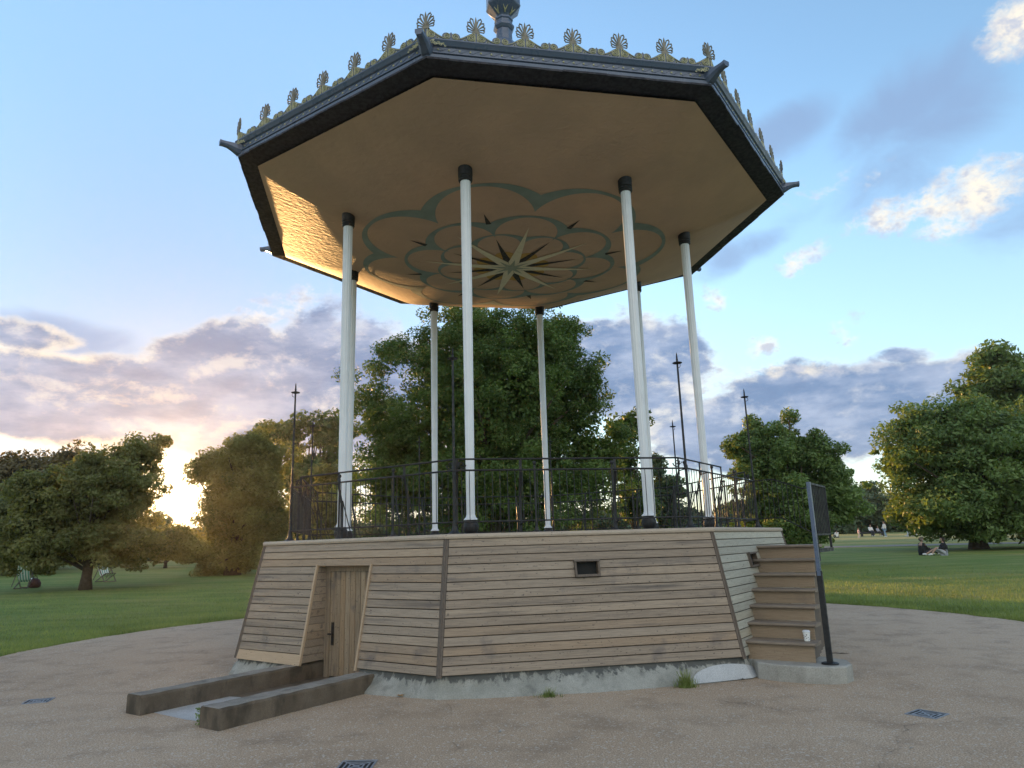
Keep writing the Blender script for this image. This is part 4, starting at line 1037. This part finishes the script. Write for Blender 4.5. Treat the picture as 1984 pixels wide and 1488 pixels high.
def person(P, face, pose, label, top, legs, hair, long_hair=False, sc=1., bare=False, shoes=(.6, .6, .6)):
    """figure facing local +x"""
    e = empty('person', P, face, label=label, cat='person'); e.scale = (sc,)*3
    if pose == 'stand':
        J = [(0, 0, .93, .13), (0, 0, 1.12, .12), (.0, 0, 1.32, .14), (.01, 0, 1.45, .07), (.03, 0, 1.53, .055), (.04, 0, 1.64, .095), (.04, 0, 1.72, .07),
             (0, .1, .88, .09), (.10, .1, .50, .06), (.04, .1, .10, .04), (.16, .1, .04, .035), (0, -.1, .88, .09), (-.04, -.1, .50, .06), (-.22, -.1, .14, .04), (-.12, -.1, .05, .035),
             (0, .19, 1.40, .05), (-.06, .23, 1.12, .04), (.06, .22, .90, .032), (.12, .22, .83, .025), (0, -.19, 1.40, .05), (.06, -.23, 1.12, .04), (.2, -.2, .96, .032), (.27, -.19, .93, .025)]
    elif pose == 'knees':      # sitting on the grass, knees raised, arms forward
        J = [(0, 0, .13, .15), (-.03, 0, .33, .14), (.0, 0, .52, .14), (.03, 0, .64, .065), (.06, 0, .71, .05), (.08, 0, .81, .09), (.08, 0, .89, .065),
             (.06, .1, .13, .10), (.42, .12, .40, .065), (.66, .12, .10, .045), (.80, .12, .05, .035), (.06, -.1, .13, .10), (.50, -.10, .30, .065), (.86, -.10, .08, .045), (1.0, -.10, .08, .035),
             (.02, .19, .58, .055), (.12, .22, .36, .042), (.36, .16, .36, .033), (.44, .14, .38, .026), (.02, -.19, .58, .055), (.16, -.2, .36, .042), (.40, -.12, .34, .033), (.47, -.1, .36, .026)]
    else:                      # sitting on an edge about 0.45 high
        J = [(0, 0, .52, .14), (0, 0, .72, .13), (.0, 0, .92, .13), (.02, 0, 1.04, .065), (.03, 0, 1.11, .05), (.05, 0, 1.21, .09), (.05, 0, 1.29, .065),
             (.06, .1, .52, .09), (.44, .12, .50, .06), (.46, .12, .10, .042), (.58, .12, .04, .035), (.06, -.1, .52, .09), (.44, -.12, .50, .06), (.42, -.12, .10, .042), (.54, -.12, .04, .035),
             (0, .19, .98, .05), (.05, .22, .74, .04), (.28, .18, .62, .032), (.36, .16, .60, .025), (0, -.19, .98, .05), (.05, -.22, .74, .04), (.28, -.18, .62, .032), (.36, -.16, .60, .025)]
    E_ = [(0, 1), (1, 2), (2, 3), (3, 4), (4, 5), (5, 6), (0, 7), (7, 8), (8, 9), (9, 10), (0, 11), (11, 12), (12, 13), (13, 14), (2, 15), (15, 16), (16, 17), (17, 18), (2, 19), (19, 20), (20, 21), (21, 22)]
    J = [(j[0], j[1], j[2], j[3]*.86) for j in J]
    body = skin('body', J, E_, SKIN, e)
    def sub(name, ids, ed, m, grow):
        mp = {v: i for i, v in enumerate(ids)}; skin(name, [(*J[v][:3], J[v][3]+grow+(.022 if v in (0, 1, 2, 3) else 0)) for v in ids], [(mp[a], mp[b]) for a, b in ed], m, e)
    sub('shirt', [1, 0, 2, 3, 15, 16, 19, 20, 17, 21], [(1, 0), (1, 2), (2, 3), (2, 15), (15, 16), (2, 19), (19, 20), (16, 17), (20, 21)] , cloth(top), .016)
    sub('trousers' if not bare else 'shorts', [0, 7, 8, 11, 12] + ([9, 13] if not bare else []), [(0, 7), (7, 8), (0, 11), (11, 12)]+([(8, 9), (12, 13)] if not bare else []), cloth(legs), .014)
    hd = Vector(J[5][:3]); hj = [(hd.x-.02, 0, hd.z+.02, .095), (hd.x-.035, 0, hd.z+.075, .07), (hd.x-.07, 0, hd.z-.04, .07)]; he = [(0, 1), (0, 2)]
    if long_hair: hj += [(hd.x-.10, 0, hd.z-.18, .06), (hd.x-.12, 0, hd.z-.30, .035)]; he += [(2, 3), (3, 4)]
    skin('hair', hj, he, cloth(hair), e)
    mb = MB(); nose = [(hd.x+.082, 0, hd.z+.01), (hd.x+.10, 0, hd.z-.012), (hd.x+.08, 0, hd.z-.02)]; mb.tube(nose, [.008, .012, .008], 6); mb.build('nose', SKIN, e)
    for fi_, side in ((10, 1), (14, -1)):
        a, b = Vector(J[fi_-1][:3]), Vector(J[fi_][:3]); mb = MB(); mb.tube([a+Vector((-.03, 0, -.02)), a.lerp(b, .5), b, b+(b-a).normalized()*.05], [.045, .045, .04, .02], 8); mb.build('shoe', cloth(shoes), e, smooth=True)
    return e
RA = atan2(RT.y, RT.x)
P = gp(1788, 1076); person(P, RA+.2, 'knees', 'person in a dark hooded jacket sitting on the grass, left of the pair', (.018, .02, .022), (.03, .03, .035), (.16, .13, .10), shoes=(.75, .75, .75))
P = gp(1832, 1076); person(P, RA+pi-.2, 'knees', 'person with long dark hair and black shirt sitting on the grass, right of the pair', (.012, .012, .014), (.38, .40, .45), (.03, .02, .015), True, bare=True, shoes=(.7, .7, .7))
P = gp(1716, 1041); person(P, RA+pi, 'stand', 'person in white top and blue jeans walking over the far lawn', (.75, .72, .68), (.22, .33, .46), (.10, .05, .03), True)
P = gp(1665, 1042.5); person(P, RA, 'stand', 'small child in a pale pink top standing left of the dark bench', (.72, .48, .50), (.6, .5, .5), (.20, .08, .05), sc=.62)
P = gp(1690, 1039); bx, by = P.x, P.y
e = empty('long_bench', P, RA-.03, label='long dark backless bench far off on the lawn', cat='bench')
mb = MB(); mb.bbox(-1.5, 1.5, -.28, .28, .30, .52, .03); mb.build('seat', MT['black'], e)
for x in (-1.2, .05, 1.3): mb = MB(); mb.box(x-.06, x+.06, -.2, .2, 0, .3); mb.build('leg', MT['black'], e)
person(Vector((bx, by, P.z+.0))+RT*-.1, RA-pi/2, 'sit', 'person in a white shirt sitting on the middle of the dark bench', (.78, .75, .72), (.05, .05, .06), (.08, .05, .03), sc=1.05)
person(Vector((bx, by, P.z))+RT*.75, RA-pi/2+.3, 'sit', 'person in grey sitting at the right end of the dark bench', (.35, .36, .40), (.03, .03, .035), (.05, .03, .02), sc=.9)
for px, col, lab, fa in ((1762, (.7, .7, .7), 'person in pale clothes resting on the far grass, left one of the picnic group', .4), (1774, (.55, .56, .6), 'person in grey-white clothes on the far grass, right one of the picnic group', pi-.4)):
    P = gp(px, 1039.5); person(P, RA+fa, 'knees', lab, col, (.45, .46, .5), (.10, .06, .04))
P = gp(1622, 1042); person(P, RA+pi/2, 'knees', 'person in white sitting on the far grass just right of the gate', (.75, .74, .72), (.1, .1, .12), (.03, .02, .02))

# ------------------------------------------------------------------ deckchairs
m_, n_, b_ = mat('striped_canvas', (.6, .65, .6), .8)
z_ = n_.node('ShaderNodeSeparateXYZ'); n_.l.new(tc(n_), z_.inputs[0])
n_.l.new(n_.mix(n_.m('GREATER_THAN', n_.m('SINE', n_.m('MULTIPLY', z_.outputs[1], 60.)), 0.), (.75, .78, .74), (.16, .38, .30)), b_.inputs['Base Color'])
def deckchair(P, rz, label):
    e = empty('deckchair', P, rz, label=label, cat='deckchair', group='striped deckchairs on the left lawn')
    for y in (-.28, .28):
        mb = MB(); mb.bar((-.42, y, 1.0), (.50, y, .03), .03, .045); mb.build('back_rail', MT['trim'], e)
        mb = MB(); mb.bar((-.45, y*.86, .02), (.48, y*.86, .42), .03, .045); mb.build('seat_rail', MT['trim'], e)
        mb = MB(); mb.bar((-.12, y*1.08, .62), (-.55, y*1.08, .12), .025, .035); mb.build('strut', MT['trim'], e)
    mb = MB()
    for a, b in (((-.42, -.3, 1.0), (-.42, .3, 1.0)), ((.48, -.26, .42), (.48, .26, .42)), ((.5, -.3, .03), (.5, .3, .03)), ((-.45, -.26, .03), (-.45, .26, .03))): mb.tube([a, b], .018, 8)
    mb.build('crossbars', MT['trim'], e)
    mb = MB(); pts = [(-.42, 1.01), (-.33, .80), (-.22, .58), (-.08, .38), (.10, .28), (.30, .33), (.48, .43)]
    for x, z in pts:
        for y in (-.23, .23): mb.v.append((x, y, z))
        for y in (.23, -.23): mb.v.append((x-.006, y, z-.01))
    for i in range(len(pts)-1):
        for q in range(4): mb.f.append((i*4+q, i*4+(q+1) % 4, i*4+4+(q+1) % 4, i*4+4+q))
    mb.build('canvas', m_, e)
deckchair(gp(203, 1128), RA-.6, 'empty green and white deckchair just right of the trunk on the left lawn')
deckchair(gp(46, 1140), RA+pi/2+.3, 'deckchair seen from behind near the left edge, in tree shade')
P = gp(66, 1139); e = empty('bag', P, RA, label='slumped brown bag on the grass beside the leftmost deckchair', cat='bag')
mb = MB(); mb.lathe([(.16, 0), (.24, .05), (.25, .2), (.18, .34), (.08, .40), (.03, .41)], 12); mb.build('bag_body', cloth((.12, .05, .04)), e, smooth=True)
mb = MB(); mb.tube([(-.12, 0, .34), (-.08, 0, .48), (.06, 0, .50), (.12, 0, .34)], .015, 6); mb.build('strap', cloth((.06, .03, .03)), e)

# ------------------------------------------------------------------ haze added to imitate the lens veil round the sun
hz = bpy.data.materials.new('flare_haze'); hz.use_nodes = True; h = Nd(hz.node_tree); h.n.clear()
pv = h.node('ShaderNodeVolumePrincipled'); pv.inputs['Color'].default_value = (.95, .93, .90, 1); pv.inputs['Density'].default_value = .00019; pv.inputs['Anisotropy'].default_value = .74
ho = h.node('ShaderNodeOutputMaterial'); h.l.new(pv.outputs[0], ho.inputs['Volume'])
mb = MB(); mb.box(-430, 430, -430, 430, -1.4, 32); tag(mb.build('haze', hz), kind='stuff')
